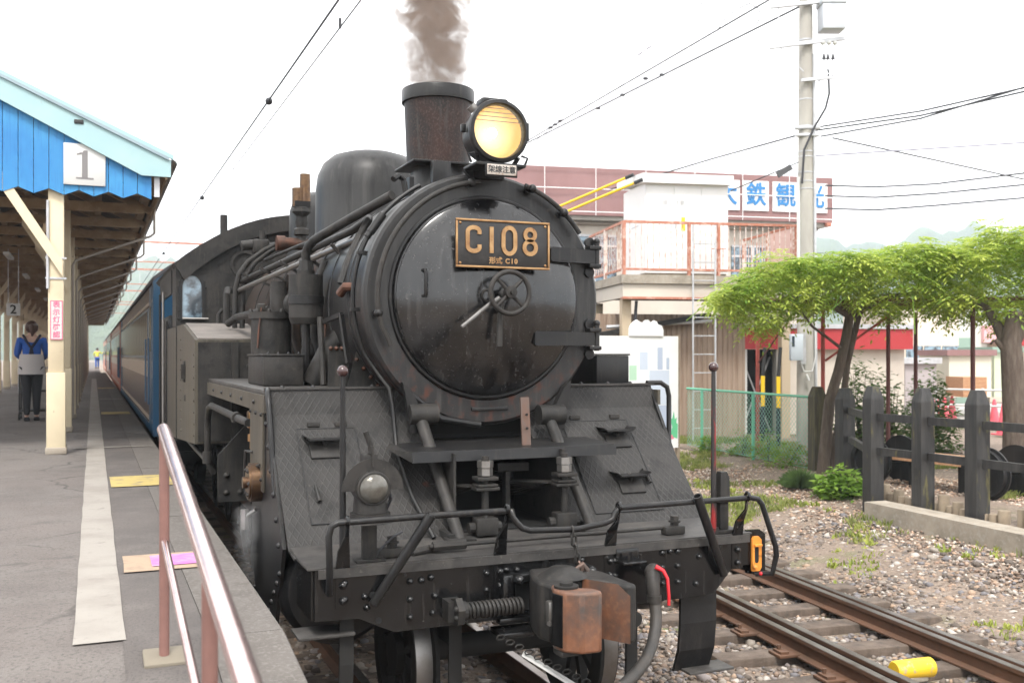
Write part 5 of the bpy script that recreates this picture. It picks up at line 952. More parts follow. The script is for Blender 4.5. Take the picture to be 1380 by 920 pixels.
# ================================================================== lineside: fence, kerb, garden
posts=[]
def bpost(x,y,z0,z1,rz,mat,label,w=.245,grp=None):
    t=thing('fence_post',(x,y,z0),label,'post',grp); m3=Matrix.Rotation(rz,3,'Z'); h=w/2
    g=G(); lv=[(z0-.1,h),(z1-.17,h),(z1-.15,h*.97),(z1-.02,h*.62),(z1,h*.55)]
    g.add([Vector((x,y,z))+m3@Vector((a*q,b*q,0)) for z,q in lv for a,b in((-1,-1),(1,-1),(1,1),(-1,1))],[(i*4+k,i*4+(k+1)%4,i*4+4+(k+1)%4,i*4+4+k) for i in range(4) for k in range(4)]+[(16,17,18,19)])
    mk('shaft',g,mat,t,0); return t
FR=R(-8)
pp=[((7.0,1.86),.3),((7.0,2.66),.3),((7.0,3.46),.3),((6.97,4.26),.14),((8.35,6.35),.22),((8.5,7.16),.16)]
labs=['black tarred fence post at the far end of the kerb rails','black tarred fence post without moss on the kerb next to the mossy-faced one','black tarred fence post with yellow moss on its face','black tarred fence post at the end of the concrete kerb','black tarred fence post behind the leafy bush','mossy brown sleeper post where the green wire fence ends']
for ((x,y),z),lb in zip(pp,labs): bpost(x,y,z,1.75 if y<5 else 1.64,FR+rnd.uniform(-.05,.05),m_moss if lb.startswith('mossy') else m_bpost,lb,w=.185 if y<5 else .21,grp='black fence posts')
for i in range(5):
    (a,_),(b,_)=pp[i],pp[i+1]
    if i==4: continue
    for zz_ in(1.36,.93):
        dz=-.05 if i==3 else 0
        one('fence_rail',G().bar((a[0]+.0,a[1]+.1,zz_),(b[0],b[1]-.1,zz_+dz),.06,.095),m_bpost,('upper' if zz_>1 else 'lower')+' black timber rail '+['at the far end of the kerb fence','between the mossy-faced post and its clean neighbour','between the mossy-faced post and the kerb-end post','running back from the kerb end to the post behind the bush'][i],'fence rail','black fence rails',0)
kb=G(); K0=Vector((6.60,4.0,0)); K1=Vector((6.36,.2,0)); kb.bar(K0+Vector((.16,0,.15)),K1+Vector((.16,0,.15)),.32,.36)
one('kerb',kb,m_conc,'long weathered concrete kerb under the black fence','kerb',sm=0)
g=G(); g.box((7.6,2.0,.24),(1.8,4.0,.1)); struct('garden_soil',g,m_earth)
A0=Vector((*at(1192,12.9),0)); A1=Vector((*at(1392,10.6),0)); n=19; lg=None
for i in range(n):
    p=A0.lerp(A1,i/(n-1)); h=rnd.choice((.36,.42,.47)); q=p+Vector((rnd.uniform(-.03,.03),rnd.uniform(-.02,.02),0))
    if rnd.random()<.08: continue
    one('edging_log',G().lathe([(.0,.1),(.065,.1),(.068,.2),(.066,h),(.058,h+.012),(0,h+.014)],(q.x,q.y,0),Z3,12),m_log,'short upright log in the garden edging behind the black fence','log','edging logs')
# plants
def leafy(name,P,size,mat,label,cat,kind=None,parent=None,seed=1,droop=.3,aspect=.45,grp=None):
    r=random.Random(seed); v=[];f=[]
    for p in P:
        a=r.uniform(0,6.28); l=size*r.uniform(.6,1.3); t=Vector((math.cos(a),math.sin(a),r.uniform(-.5,.6)-droop*.3)).normalized(); sd=t.cross(Vector((r.uniform(-.4,.4),r.uniform(-.4,.4),1))).normalized()*l*aspect/2; up=sd.cross(t).normalized()*l*.08
        p=Vector(p); n=len(v); v+=[p,p+t*l*.45+sd+up,p+t*l,p+t*l*.45-sd+up]; f+=[(n,n+1,n+2),(n,n+2,n+3)]
    me=bpy.data.meshes.new(name); me.from_pydata([tuple(q) for q in v],[],f); me.materials.append(mat); o=bpy.data.objects.new(name,me); COL.objects.link(o); WL[o.name]=Vector((0,0,0))
    if parent: par(o,parent)
    else: tag(o,label,cat,grp,kind)
    return o
def dome_pts(x,y,z,rx,h,n,seed,shell=.55):
    r=random.Random(seed); o=[]
    while len(o)<n:
        a=r.uniform(0,6.28); e=math.acos(r.random()); q=r.uniform(shell,1)**.6*(1+.16*math.sin(3*a+seed)*math.cos(2*e)); o.append((x+rx*q*math.sin(e)*math.cos(a),y+rx*q*math.sin(e)*math.sin(a),z+h*q*math.cos(e)))
    return o
def shrub(x,y,z,rx,h,n,size,mat,label,seed,stems=5,grp=None):
    t=thing('leafy_shrub',(x,y,z),label,'shrub',grp); leafy('foliage',dome_pts(x,y,z,rx,h,n,seed,.2),size,mat,None,None,parent=t,seed=seed); r=random.Random(seed)
    for k in range(stems): a=r.uniform(0,6.28); mk('stem',G().tube([(x,y,z-.02),(x+.3*rx*math.cos(a),y+.3*rx*math.sin(a),z+h*.5),(x+.5*rx*math.cos(a),y+.5*rx*math.sin(a),z+h*.85)],[.012,.008,.004],5),m_bark,t)
    return t
x,y=at(1135,14.0); shrub(x,y,gh(x,y)-.02,.42,.42,900,.14,m_lime,'bright green broad-leaved bush beside the black fence',5)
x,y=at(1078,14.8); t=thing('grass_clump',(x,y,gh(x,y)),'dark green tufted grass clump left of the bright bush','plant')
v=[];f=[];r=random.Random(8)
for i in range(700):
    a=r.uniform(0,6.28); e=r.uniform(.05,1.25); l=r.uniform(.26,.36); d=Vector((math.sin(e)*math.cos(a),math.sin(e)*math.sin(a),math.cos(e))); b=Vector((x,y,gh(x,y)))+Vector((d.x,d.y,0))*.05; sd=Vector((-d.y,d.x,0)).normalized()*.005; n=len(v)
    v+=[b-sd,b+sd,b+d*l*.6+Vector((0,0,.03))+sd,b+d*l-Vector((0,0,.04*e))]; f+=[(n,n+1,n+2),(n,n+2,n+3)]
me=bpy.data.meshes.new('blades'); me.from_pydata([tuple(q) for q in v],[],f); me.materials.append(leafmat('dark tuft',(.035,.07,.02),(.1,.16,.05),.25)); o=bpy.data.objects.new('blades',me); COL.objects.link(o); WL[o.name]=Vector((0,0,0)); par(o,t)
for i,(px,d,h,lb) in enumerate(((1000,18.2,.5,'small lime weed plant growing against the chain link fence'),(1035,17.4,.62,'tall lime weed plant by the chain link fence near the mossy post'),(955,18.9,.32,'low green weed at the foot of the chain link fence'),(1060,16.6,.4,'spreading lime weed in front of the chain link fence'))):
    x,y=at(px,d); shrub(x,y,gh(x,y),.3+.1*(i==3),h,260,.11,m_lime,lb,20+i,3)
for i,(px,d,rx,h,lb) in enumerate(((1163,18.6,.62,1.75,'tall airy green shrub against the beige wall behind the pots'),(1200,18.0,.4,1.4,'smaller green shrub at the end of the beige wall'),(1252,18.6,.55,1.55,'light green shrub standing alone before the station road'))):
    x,y=at(px,d); shrub(x,y,gh(x,y),rx,h,2200 if i!=1 else 1000,.13,m_shrub,lb,30+i,7)
for px in(1128,1160):
    x,y=at(px,17.0); z=gh(x,y); t=thing('flower_pot',(x,y,z),'round terracotta flower pot on the ground behind the black fence','pot','terracotta pots'); mk('bowl',G().lathe([(.0,0),(.12,0),(.17,.3),(.19,.3),(.19,.36),(.16,.36),(.15,.28),(0,.28)],(x,y,z),Z3,24),m_terra,t,40); mk('soil',G().cyl((x,y,z+.28),(x,y,z+.3),.15,n=20),m_earth,t)
# wheelset bench
bx0=Vector((*at(1195,14.6),0)); bx1=Vector((*at(1350,13.0),0)); e=(bx1-bx0).normalized(); nn=Vector((-e.y,e.x,0)); bz=gh(bx0.x,bx0.y)
bn=thing('wheelset_bench',(*((bx0+bx1)/2).xy,bz),'low timber bench set between old black railway wheels','bench')
for p in(bx0,bx1):
    ws_=mk('wheelset',G().cyl(p-nn*.45+Z3*(bz+.33),p+nn*.45+Z3*(bz+.33),.05,n=12),m_black,bn)
    for s in(-1,1): mk('wheel',G().lathe([(0,-.05),(.09,-.05),(.1,-.02),(.24,-.01),(.25,-.05),(.31,-.05),(.31,.03),(.345,.035),(.345,.06),(.1,.05),(0,.05)],p+nn*(.36*s)+Z3*(bz+.33),nn*-s,32),m_black,ws_,35)
for k in range(3): mk('bench_plank',G().bar(bx0+e*.3+nn*(-.17+.17*k)+Z3*(bz+.42),bx1-e*.25+nn*(-.17+.17*k)+Z3*(bz+.42),.155,.1),m_wood,bn,0)
for q in(.6,1.4): mk('bench_leg',G().box(bx0+e*q+Z3*(bz+.17),(.18,.3,.36)),m_under,bn,0)
# ---- green chain-link fence
F0=Vector((*at(926,19.6),.3)); F1=Vector((*at(1096,16.0),.22)); e=(F1-F0).normalized(); Ln=(F1-F0).length
cf=thing('chain_link_fence',tuple(F0),'green chain link fence with green posts in front of the brown shed','fence')
for px in(946,1015,1097):
    lo,hi=0,1
    for _ in range(30):
        t=(lo+hi)/2; p=F0.lerp(F1,t); s_,c_=math.sin(YAW),math.cos(YAW); dx,dy_=p.x-CAM.x,p.y-CAM.y; q=690+FPX*(c_*dx-s_*dy_)/(s_*dx+c_*dy_)
        if q<px: lo=t
        else: hi=t
    p=F0.lerp(F1,min(t,.995)); mk('post',G().cyl((p.x,p.y,p.z-.1),(p.x,p.y,1.5),.028,n=10),m_green,cf)
mk('top_rail',G().cyl((F0.x,F0.y,1.49),(F1.x,F1.y,1.47),.022,n=8),m_green,cf); mk('bottom_wire',G().cyl(F0+Z3*.1,F1+Z3*.1,.006,n=6),m_gwire,cf)
g=G(); c=.085; hgt=1.12; nn_=int(Ln/c); 
for k in range(-int(hgt/c),nn_):
    for sg in(1,-1):
        a0,a1=k*c,k*c+hgt
        if sg<0: z0,z1=hgt,0
        else: z0,z1=0,hgt
        lo=max(0,a0); hi=min(Ln,a1)
        if hi<=lo: continue
        f0=(lo-a0)/hgt; f1=(hi-a0)/hgt; pa=F0+e*lo; pb=F0+e*hi
        g.cyl((pa.x,pa.y,.36+z0+(z1-z0)*f0),(pb.x,pb.y,.36+z0+(z1-z0)*f1),.0035,n=4,cap=False)
tag(mk('wire_mesh',g,m_gwire,cf,0),kind='stuff')
one('footing_wall',G().bar(F0+Vector((-1.5*e.x,-1.5*e.y,-.12)),F1+Vector((0,0,-.1)),.14,.3),M('dark footing',(.13,.1,.08),.9,var=[((.2,.17,.13),6,.4,.7)]),'low dark footing wall under the chain link fence','wall',sm=0)
# ---- frames for buildings
class Fr:
    def __init__(s,A,B): s.A=Vector((*A,0)); s.e=(Vector((*B,0))-s.A); s.w=s.e.length; s.e.normalize(); s.n=Vector((-s.e.y,s.e.x,0)); s.r=math.atan2(s.e.y,s.e.x)
    def p(s,u,v,z): return s.A+s.e*u+s.n*v+Z3*z
    def box(s,g,u0,u1,v0,v1,z0,z1): return g.box(s.p((u0+u1)/2,(v0+v1)/2,(z0+z1)/2),(u1-u0,v1-v0,z1-z0),s.r)
    def u(s,px,v=0):
        t=(px-690)/FPX; d=Vector((math.sin(YAW)+t*math.cos(YAW),math.cos(YAW)-t*math.sin(YAW),0)); o=s.A+s.n*v-Vector((CAM.x,CAM.y,0))
        den=d.x*(-s.e.y)+d.y*s.e.x; k_=(o.x*-s.e.y+o.y*s.e.x)/den; q=d*k_-o; return q.dot(s.e)
    def d(s,u,v=0):
        q=s.p(u,v,0); return math.sin(YAW)*(q.x-CAM.x)+math.cos(YAW)*(q.y-CAM.y)
D_=Fr(at(840,21),at(1075,21.7)); W_=D_.w
# steel deck
dk=thing('steel_deck',tuple(D_.p(W_/2,1.4,.3)),'raised concrete deck on steel beams carrying the white cabinet','deck')
mk('slab',D_.box(G(),-.05,W_+.05,-.05,2.9,3.66,3.84),m_conc,dk,0); mk('edge_beam',D_.box(G(),0,W_,0.02,.1,3.38,3.655),m_beige,dk,0); mk('beam_flange',D_.box(G(),-.01,W_+.01,-.03,.16,3.33,3.378),m_rustr,dk,0); mk('side_beam',D_.box(G(),0,.1,.12,2.9,3.36,3.655),m_beige,dk,0)
for u_,v_ in((.15,.35),(W_-.15,.35),(.15,2.6),(W_-.15,2.6)): mk('column',D_.box(G(),u_-.1,u_+.1,v_-.1,v_+.1,.2,3.36),M('timber column',(.5,.4,.28),.7) if u_<1 and v_<1 else MATS['timber column'],dk,0)
for v_ in(.7,1.4,2.1): mk('joist',D_.box(G(),.1,W_-.1,v_,v_+.08,3.42,3.655),m_under,dk,0)
mk('strut',G().bar(D_.p(.25,.35,2.5),D_.p(.8,.35,2.1),.06,.06),m_rustr,dk); mk('drain_pipe',G().tube([D_.p(.35,.2,3.3),D_.p(.3,.2,2.6),D_.p(.2,.2,1.6),D_.p(.2,.2,.4)],.035,8),m_cabl,dk); mk('wall_pipe',G().tube([D_.p(-.2,.6,2.75),D_.p(2.2,.6,2.9)],.04,8),m_galv,dk)
rl=thing('deck_railing',tuple(D_.p(W_/2,0,3.84)),'rusty white railing around the raised deck','railing')
def rail_run(a,b,n,gate=None):
    a=Vector(a);b=Vector(b)
    for z,h in((1.12,.055),(.12,.045)): mk('rail_bar',G().bar(a+Z3*z,b+Z3*z,.045,h),m_rustr,rl,0)
    for i in range(n+1):
        p=a.lerp(b,i/n); mk('baluster',G().bar(p+Z3*.13,p+Z3*1.1,.013,.013),m_rustw,rl,0)
    for t in(0,.37,.54,1) if gate else (0,.5,1): p=a.lerp(b,t); mk('rail_post',G().bar(p+Z3*0,p+Z3*1.12,.06,.06),m_rustr if gate else m_rustw,rl,0)
z0=3.842
rail_run(D_.p(.02,.02,z0),D_.p(W_-.02,.02,z0),30,True); rail_run(D_.p(.023,.1,z0),D_.p(.023,2.85,z0),18); rail_run(D_.p(W_-.023,.1,z0),D_.p(W_-.023,2.85,z0),18)
mk('gate_latch',G().bar(D_.p(W_*.5,-.02,4.42),D_.p(W_*.58,-.02,4.42),.02,.02),m_rustr,rl)
mk('rail_panel',D_.box(G(),W_-.035,W_-.03,.1,1.3,3.95,4.94),M('pink corrugated sheet',(.68,.47,.42),.6),rl,0)
# white cabinet
cb=thing('electrical_cabinet',tuple(D_.p(1.6,1.3,3.84)),'large white switchgear cabinet with sloping roof on the raised deck','cabinet')
ca,cb_=D_.u(870,.5),D_.u(981,.5)
mk('cabinet_body',D_.box(G(),ca,cb_,.5,2.15,3.93,5.9),m_white,cb,0); mk('plinth',D_.box(G(),ca+.03,cb_-.03,.53,2.1,3.842,3.928),m_conc,cb,0)
g=G(); P4=[D_.p(ca-.12,.32,5.86),D_.p(cb_+.06,.32,5.86),D_.p(cb_+.06,2.3,6.02),D_.p(ca-.12,2.3,6.02)]; g.add([*P4,*[p+Z3*.2 for p in P4]],[(0,1,2,3),(4,5,6,7),(0,1,5,4),(1,2,6,5),(2,3,7,6),(3,0,4,7)]); mk('cabinet_roof',g,m_white,cb,0)
dw=(cb_-ca)/3
for k in range(3): mk('cabinet_door',D_.box(G(),ca+.02+k*dw,ca+(k+1)*dw-.02,.485,.499,3.98,5.8),m_white,cb,0)
mk('door_handle',D_.box(G(),ca+dw*1.05,ca+dw*1.08,.46,.485,4.9,5.05),m_galv,cb,0)
text('頭上注意',.13,D_.p(ca+dw*1.0,.482,5.45),D_.e,Z3,M('grey print',(.35,.35,.36),.6),'cabinet_text',cb,.002)
mk('warning_sticker',D_.box(G(),ca+dw*1.28,ca+dw*1.42,.478,.484,4.85,5.15),m_yel,cb,0); mk('side_vent',D_.box(G(),ca-.006,ca-.001,1.0,1.5,5.0,5.02),m_galv,cb,0)
# yellow sleeved cables to the cabinet
for k,(v_,zt) in enumerate(((.25,5.9),(.9,6.12))):
    a=D_.p(ca-.15,v_,zt); b=a+Vector((-2.2,3.0,-1.0)) ; m_=a.lerp(b,.5)-Z3*.06
    t=thing('sleeved_cable',tuple(a),'cable in yellow protective sleeve running from the cabinet roof','cable','yellow sleeved cables'); mk('sleeve',G().tube([a.lerp(m_,.08),m_,b],.03,8),m_yel,t,60); mk('clamp',G().tube([a,a.lerp(m_,.1)],.042,8),m_ink,t)
# ladder
ld=thing('steel_ladder',tuple(D_.p(D_.u(950,-.2),-.2,.3)),'tall white steel ladder leading up to the deck railing','ladder')
ul,ur=D_.u(934,-.2),D_.u(964,-.2)
for u_ in(ul,ur): mk('stile',G().cyl(D_.p(u_,-.2,.25),D_.p(u_,-.2,4.9),.02,n=8),m_galv,ld)
for k in range(11): mk('rung',G().cyl(D_.p(ul,-.2,.6+.39*k),D_.p(ur,-.2,.6+.39*k),.012,n=6),m_galv,ld)
# brown shed
sh_=thing('brown_shed',tuple(D_.p(1.6,2,.3)),'brown corrugated shed under the raised deck','shed')
ua,ub=-1.2,D_.u(1000,.9)
prof_=[]; k=0; u_=ua
while u_<ub: prof_+= [(u_,0),(u_+.05,0),(u_+.065,.02),(u_+.105,.02)]; u_+=.12
g=G(); n=len(prof_); g.add([D_.p(a,.9-b,z) for z in(.2,3.05) for a,b in prof_],[(i,i+1,n+i+1,n+i) for i in range(n-1)]); mk('corrugated_wall',g,m_siding,sh_,0)
mk('wall_core',D_.box(G(),ua,ub,.92,2.6,.2,3.04),m_under,sh_,0); g=G(); g.add([D_.p(ua-.2,.5,2.35),D_.p(ub-.9,.5,2.98),D_.p(ub-.9,3,2.98),D_.p(ua-.2,3,2.35)]+[D_.p(ua-.2,.5,2.45),D_.p(ub-.9,.5,3.08),D_.p(ub-.9,3,3.08),D_.p(ua-.2,3,2.45)],[(0,1,2,3),(4,5,6,7),(0,1,5,4),(1,2,6,5),(2,3,7,6),(3,0,4,7)]); mk('eave',g,m_under,sh_,0)
# shed with red fascia
rs=thing('red_fascia_shed',tuple(D_.p(6,2,.3)),'beige shed with dark doorway and red fascia band behind the wisteria','shed')
uc=D_.u(1000,1.0); ud=D_.u(1045,1.0); ue=D_.u(1222,1.0)
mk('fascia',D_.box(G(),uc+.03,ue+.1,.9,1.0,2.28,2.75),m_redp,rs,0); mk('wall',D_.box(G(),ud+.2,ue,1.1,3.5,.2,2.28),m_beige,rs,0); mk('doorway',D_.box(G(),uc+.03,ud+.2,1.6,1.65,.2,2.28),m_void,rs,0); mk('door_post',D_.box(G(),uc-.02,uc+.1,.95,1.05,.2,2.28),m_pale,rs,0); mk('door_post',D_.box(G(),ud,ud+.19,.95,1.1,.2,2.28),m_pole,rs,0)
mk('roof',D_.box(G(),uc+.0,ue+.15,.85,3.7,2.751,2.85),m_galv,rs,0); mk('door_brace',G().bar(D_.p(uc+.1,1.3,.4),D_.p(ud,1.3,2.1),.03,.03).bar(D_.p(uc+.1,1.28,2.1),D_.p(ud,1.28,.4),.03,.03),m_galv,rs)
for px,d,lb in((1049,19.8,'yellow and black guard tube leaning by the concrete pole'),(1028,20.4,'second yellow and black guard tube inside the dark doorway')):
    x,y=at(px,d); t=thing('guard_tube',(x,y,.3),lb,'tube'); mk('yellow_sleeve',G().cyl((x,y,1.1),(x,y,1.72),.042,n=12),m_yel,t); mk('black_sleeve',G().cyl((x,y,1.721),(x+.05,y,2.3),.036,n=12),m_ink,t); mk('lower_sleeve',G().cyl((x,y,.25),(x,y,1.099),.042,n=12),m_strap,t)
# big building with sign band
B_=Fr(at(700,27.9),at(1122,30.0)); BW=B_.w
bg_=thing('travel_agency_building',tuple(B_.p(BW/2,4,.3)),'beige building with mauve roof band and blue lettering on white panels','building')
mk('wall',B_.box(G(),0,BW-.4,.5,9,.2,6.0),m_beige,bg_,0); mk('roof_band',B_.box(G(),-.5,BW,0,9.2,6.12,7.47),m_mauve,bg_,0); mk('soffit',B_.box(G(),-.4,BW-.1,.1,9,6.0,6.118),m_pole,bg_,0)
for z in(7.5,6.85,6.2): mk('frame_tube',G().cyl(B_.p(-.5,-.12,z),B_.p(BW+.02,-.12,z),.014,n=6),m_white,bg_)
for k in range(7): mk('frame_tube',G().cyl(B_.p(BW+.02-1.5*k,-.12,6.1),B_.p(BW+.02-1.5*k,-.12,7.5),.011,n=6),m_white,bg_)
for ch_,p0,p1 in(('大',940,997),('鉄',1001.5,1036),('観',1041.5,1076),('光',1080,1115)):
    u0,u1=B_.u(p0,-.05),B_.u(p1,-.05)
    if ch_=='大': u0=u1-(B_.u(1036,-.05)-B_.u(1001.5,-.05))
    pn=mk('sign_panel',B_.box(G(),u0,u1,-.05,-.005,6.4,7.28),m_white,bg_,0); text(ch_,.72,B_.p((u0+u1)/2,-.055,6.84),B_.e,Z3,m_sblue,'sign_letter',pn,.02,sx=.92,weight=.012)
for p0,p1,z0_,z1_ in((770,830,4.2,5.6),(985,1040,4.3,5.4),(690,760,4.2,5.6),(880,960,4.2,5.5)):
    wn=mk('window',B_.box(G(),B_.u(p0,.5),B_.u(p1,.5),.44,.499,z0_,z1_),m_glass,bg_,0); mk('window_bar',B_.box(G(),B_.u((p0+p1)/2,.5)-.03,B_.u((p0+p1)/2,.5)+.03,.42,.439,z0_,z1_),m_galv,wn,0)
    for zz_ in(z0_,z1_-.3,z1_): mk('window_rail',B_.box(G(),B_.u(p0,.5),B_.u(p1,.5),.415,.438,zz_-.03,zz_+.03),m_galv,wn,0)
mk('corner_bracket',G().bbox(B_.p(BW-.15,.0,6.06),(.16,.16,.12),.02,B_.r),m_rustr,bg_)
mk('gutter',G().cyl(B_.p(-.4,.35,5.95),B_.p(BW-.3,.35,5.95),.05,n=8),m_dpipe,bg_); mk('downpipe',G().cyl(B_.p(B_.u(846,.42),.42,5.95),B_.p(B_.u(846,.42),.42,.3),.045,n=8),m_dpipe,bg_); mk('downpipe',G().cyl(B_.p(B_.u(1046,.42),.42,5.95),B_.p(B_.u(1046,.42),.42,.3),.045,n=8),m_dpipe,bg_)
mk('air_conditioner',B_.box(G(),B_.u(1062,.3),B_.u(1092,.3),.05,.42,4.4,4.95),m_galv,bg_,0)
# ---- picture board
PB=Fr(at(800,16.6),at(914,17.2)); pb_=thing('picture_board',tuple(PB.p(PB.w/2,0,.2)),'large white picture board with cloud-shaped top beside the chain link fence','board')
ztp=2.47
mk('panel',PB.box(G(),0,PB.w,0,.04,.55,ztp),m_white,pb_,0)
u0=PB.u(847,0); u1=PB.u(893,0); um=(u0+u1)/2; hw=(u1-u0)/2
cl_=[(-hw,0),(-hw,.1)]+[(-hw*1.02+.02,.16),(-hw*.86,.2),(-hw*.75,.24),(-hw*.55,.275),(-hw*.38,.24),(-hw*.2,.22),(-.02,.27),(.03,.275),(hw*.22,.24),(hw*.3,.23),(hw*.45,.265),(hw*.6,.25),(hw*.68,.2),(hw*.9,.18),(hw,.1),(hw,0)]
mk('cloud_top',G().prism([(a,b) for a,b in cl_],PB.p(um,.0,ztp+.001),PB.e,Z3,.03),m_white,pb_,0)
m_f1=M('faded blue-grey print',(.42,.48,.6),.6); m_f2=M('faded pale print',(.54,.6,.7),.6); m_f3=M('green print',(.12,.5,.25),.6); m_f4=M('pink print',(.75,.2,.3),.6); m_f5=M('pale green print',(.42,.62,.46),.6)
def pr(px0,px1,y0,y1,mt,h): 
    d_=17; mk('printed_shape',PB.box(G(),PB.u(px0,0),PB.u(px1,0),-h,-.0005,zat(y1,d_),zat(y0,d_)),mt,pb_,0)
pr(862,873,474,498,m_f2,.002); pr(886,893,468,498,m_f1,.002); pr(898,902,482,498,m_f1,.002); pr(875,902,499,545,m_f2,.003); pr(872,905,546,600,m_f1,.0025); pr(848,858,492,512,m_f5,.002)
mk('printed_shape',G().prism([(-.08,-.2),(.07,-.25),(.08,.0),(.05,.02),(.06,.12),(.02,.08),(.0,.22),(-.03,.1),(-.07,.08),(-.03,-.05)],PB.p(PB.u(908,0),-.001,zat(572,17)),PB.e,Z3,.003),m_f3,pb_,0); mk('printed_shape',G().lathe([(.06,0),(0,.003)],PB.p(PB.u(905,0),-.002,zat(588,17)),-PB.n,16),m_f4,pb_)
for u_ in(PB.w+.03,0.05): mk('leg',PB.box(G(),u_-.03,u_+.03,.045,.11,.1,ztp+.02),m_log,pb_,0)
# ---- far buildings beyond the road
def shed(name,px0,px1,d,y0,y1,mat,label,cat,roof=None,dep=3,z0=.3):
    A=at(px0,d);Bq=at(px1,d); f=Fr(A,Bq); t=thing(name,tuple(f.p(f.w/2,dep/2,z0)),label,cat); zt=zat(y0,d); zb=max(z0,zat(y1,d)); mk('wall',f.box(G(),0,f.w,0,dep,zb if zb>z0+.5 else z0,zt),mat,t,0)
    if roof: mk('roof',f.box(G(),-.1,f.w+.1,-.12,dep+.1,zt+.002,zt+.16),roof,t,0)
    return t,f,zt
m_crm=M('cream wall',(.68,.6,.5),.8); m_ggr=M('grey green door',(.25,.36,.3),.6)
t,f,zt=shed('cream_building',1215,1292,34,405,530,m_crm,'cream building with grey window strip across the road','building',m_galv,6)
for k in range(3): mk('window',f.box(G(),.15+k*.62,.15+k*.62+.56,-.04,-.001,zat(500,34),zat(466,34)),m_glass,t,0)
t,f,zt=shed('grey_building',1284,1330,37,400,530,M('pale grey wall',(.6,.6,.56),.8),'pale grey building with green shutter door across the road','building',m_galv,6); mk('shutter_door',f.box(G(),.1,.75,-.05,-.001,.3,zat(455,37)),m_ggr,t,0)
t,f,zt=shed('storage_shed',1279,1336,27,479,535,M('cream panel',(.66,.62,.5),.6),'cream storage shed with red roof edge across the road','shed',m_mauve,2); mk('panel_gap',f.box(G(),f.w*.55,f.w*.55+.02,-.006,-.001,.35,zt),m_galv,t,0)
t,f,zt=shed('storage_shed',1340,1372,28,475,535,M('pale green panel',(.55,.6,.45),.6),'pale green and cream cabinet shed beside the red-roofed shed','shed',m_ggr,2)
t,f,zt=shed('rusty_crate',1298,1330,25,508,535,m_wood,'rusty brown crate in front of the cream storage shed','crate',None,1)
t,f,zt=shed('grey_shed',1220,1262,26,490,560,M('lilac grey wall',(.42,.38,.38),.8),'low grey shed with pale roof behind the light green shrub','shed',m_galv,2)
t,f,zt=shed('shop_front',1334,1400,38,440,535,m_crm,'shop front with pink and red awning across the road','shop',None,5); mk('awning',f.box(G(),-.8,f.w,-1.2,0,zat(462,38),zat(440,38)),m_pink,t,0); mk('red_awning',f.box(G(),-.2,f.w,-1.25,-1.21,zat(466,38),zat(449,38)),m_redp,t,0)
for i,(px,d,lb) in enumerate(((1273,25.5,0),(1283,26,0),(1262,25.8,0),(1340,24,0),(1352,22,0))):
    x,y=at(px,d); z=gh(x,y)+.03; t=thing('traffic_cone',(x,y,z),'red traffic cone standing on the road beyond the garden','cone','red traffic cones'); mk('cone',G().cyl((x,y,z+.03),(x,y,z+.7),.14,.03,n=16),m_cone,t,40); mk('base',G().bbox((x,y,z+.02),(.36,.36,.035),.005),m_cone,t)
for a_,b_ in((1255,1400),):
    x0,y0=at(a_,25);x1,y1=at(b_,23); t=thing('road_barrier',(x0,y0,.3),'low white pipe barrier along the road beyond the garden','barrier')
    for z in(.62,1.0): mk('bar',G().cyl((x0,y0,z+.3),(x1,y1,z+.3),.025,n=8),m_pale,t)
    for q in(.05,.5,.95): mk('post',G().cyl((x0+(x1-x0)*q,y0+(y1-y0)*q,.3),(x0+(x1-x0)*q,y0+(y1-y0)*q,1.35),.03,n=8),m_pale,t)
# ================================================================== wisteria on its pergola
def wpost(px,d,mat,zt=2.9,r_=.035):
    x,y=at(px,d); z=gh(x,y); return mk('post',G().cyl((x,y,z-.1),(x,y,zt),r_,n=10),mat,pg)
pg=thing('pergola',(*at(1200,15.5),.3),'pergola of red and maroon posts carrying the wisteria','pergola')
for px,d,mt in((1021,18.7,m_redpost),(1109,17.0,m_redpost),(1197,16.8,m_brnpost),(1234,17.6,m_brnpost),(1311,15.2,m_brnpost),(1357,17.4,m_brnpost)): wpost(px,d,mt)
for d in(15.2,16.4,17.6):
    a=at(985,d+.6);b=at(1420,d-.6); mk('beam',G().cyl((*a,2.98),(*b,2.98),.03,n=8),m_brnpost,pg)
for px in range(1010,1410,45): a=at(px,14.9);b=at(px,17.8); mk('lath',G().cyl((*a,3.03),(*b,3.03),.02,n=6),m_log,pg)
mk('brace',G().cyl((*at(1112,17.0),zat(486,17.0)),(*at(1200,16.6),zat(424,16.6)),.02,n=8),m_redpost,pg); mk('brace',G().cyl((*at(1021,18.7),zat(490,18.7)),(*at(1064,18.0),zat(430,18.0)),.015,n=6),m_brnpost,pg)
ip=lambda tab,x: np.interp(x,[q[0] for q in tab],[q[1] for q in tab])
TOP=[(940,418),(965,402),(990,384),(1030,360),(1070,346),(1110,352),(1150,348),(1190,340),(1235,334),(1275,340),(1300,330),(1340,320),(1380,318),(1440,325)]
BOT=[(940,420),(965,418),(1000,428),(1040,440),(1080,420),(1110,405),(1150,408),(1200,420),(1240,410),(1290,415),(1330,430),(1380,428),(1440,425)]
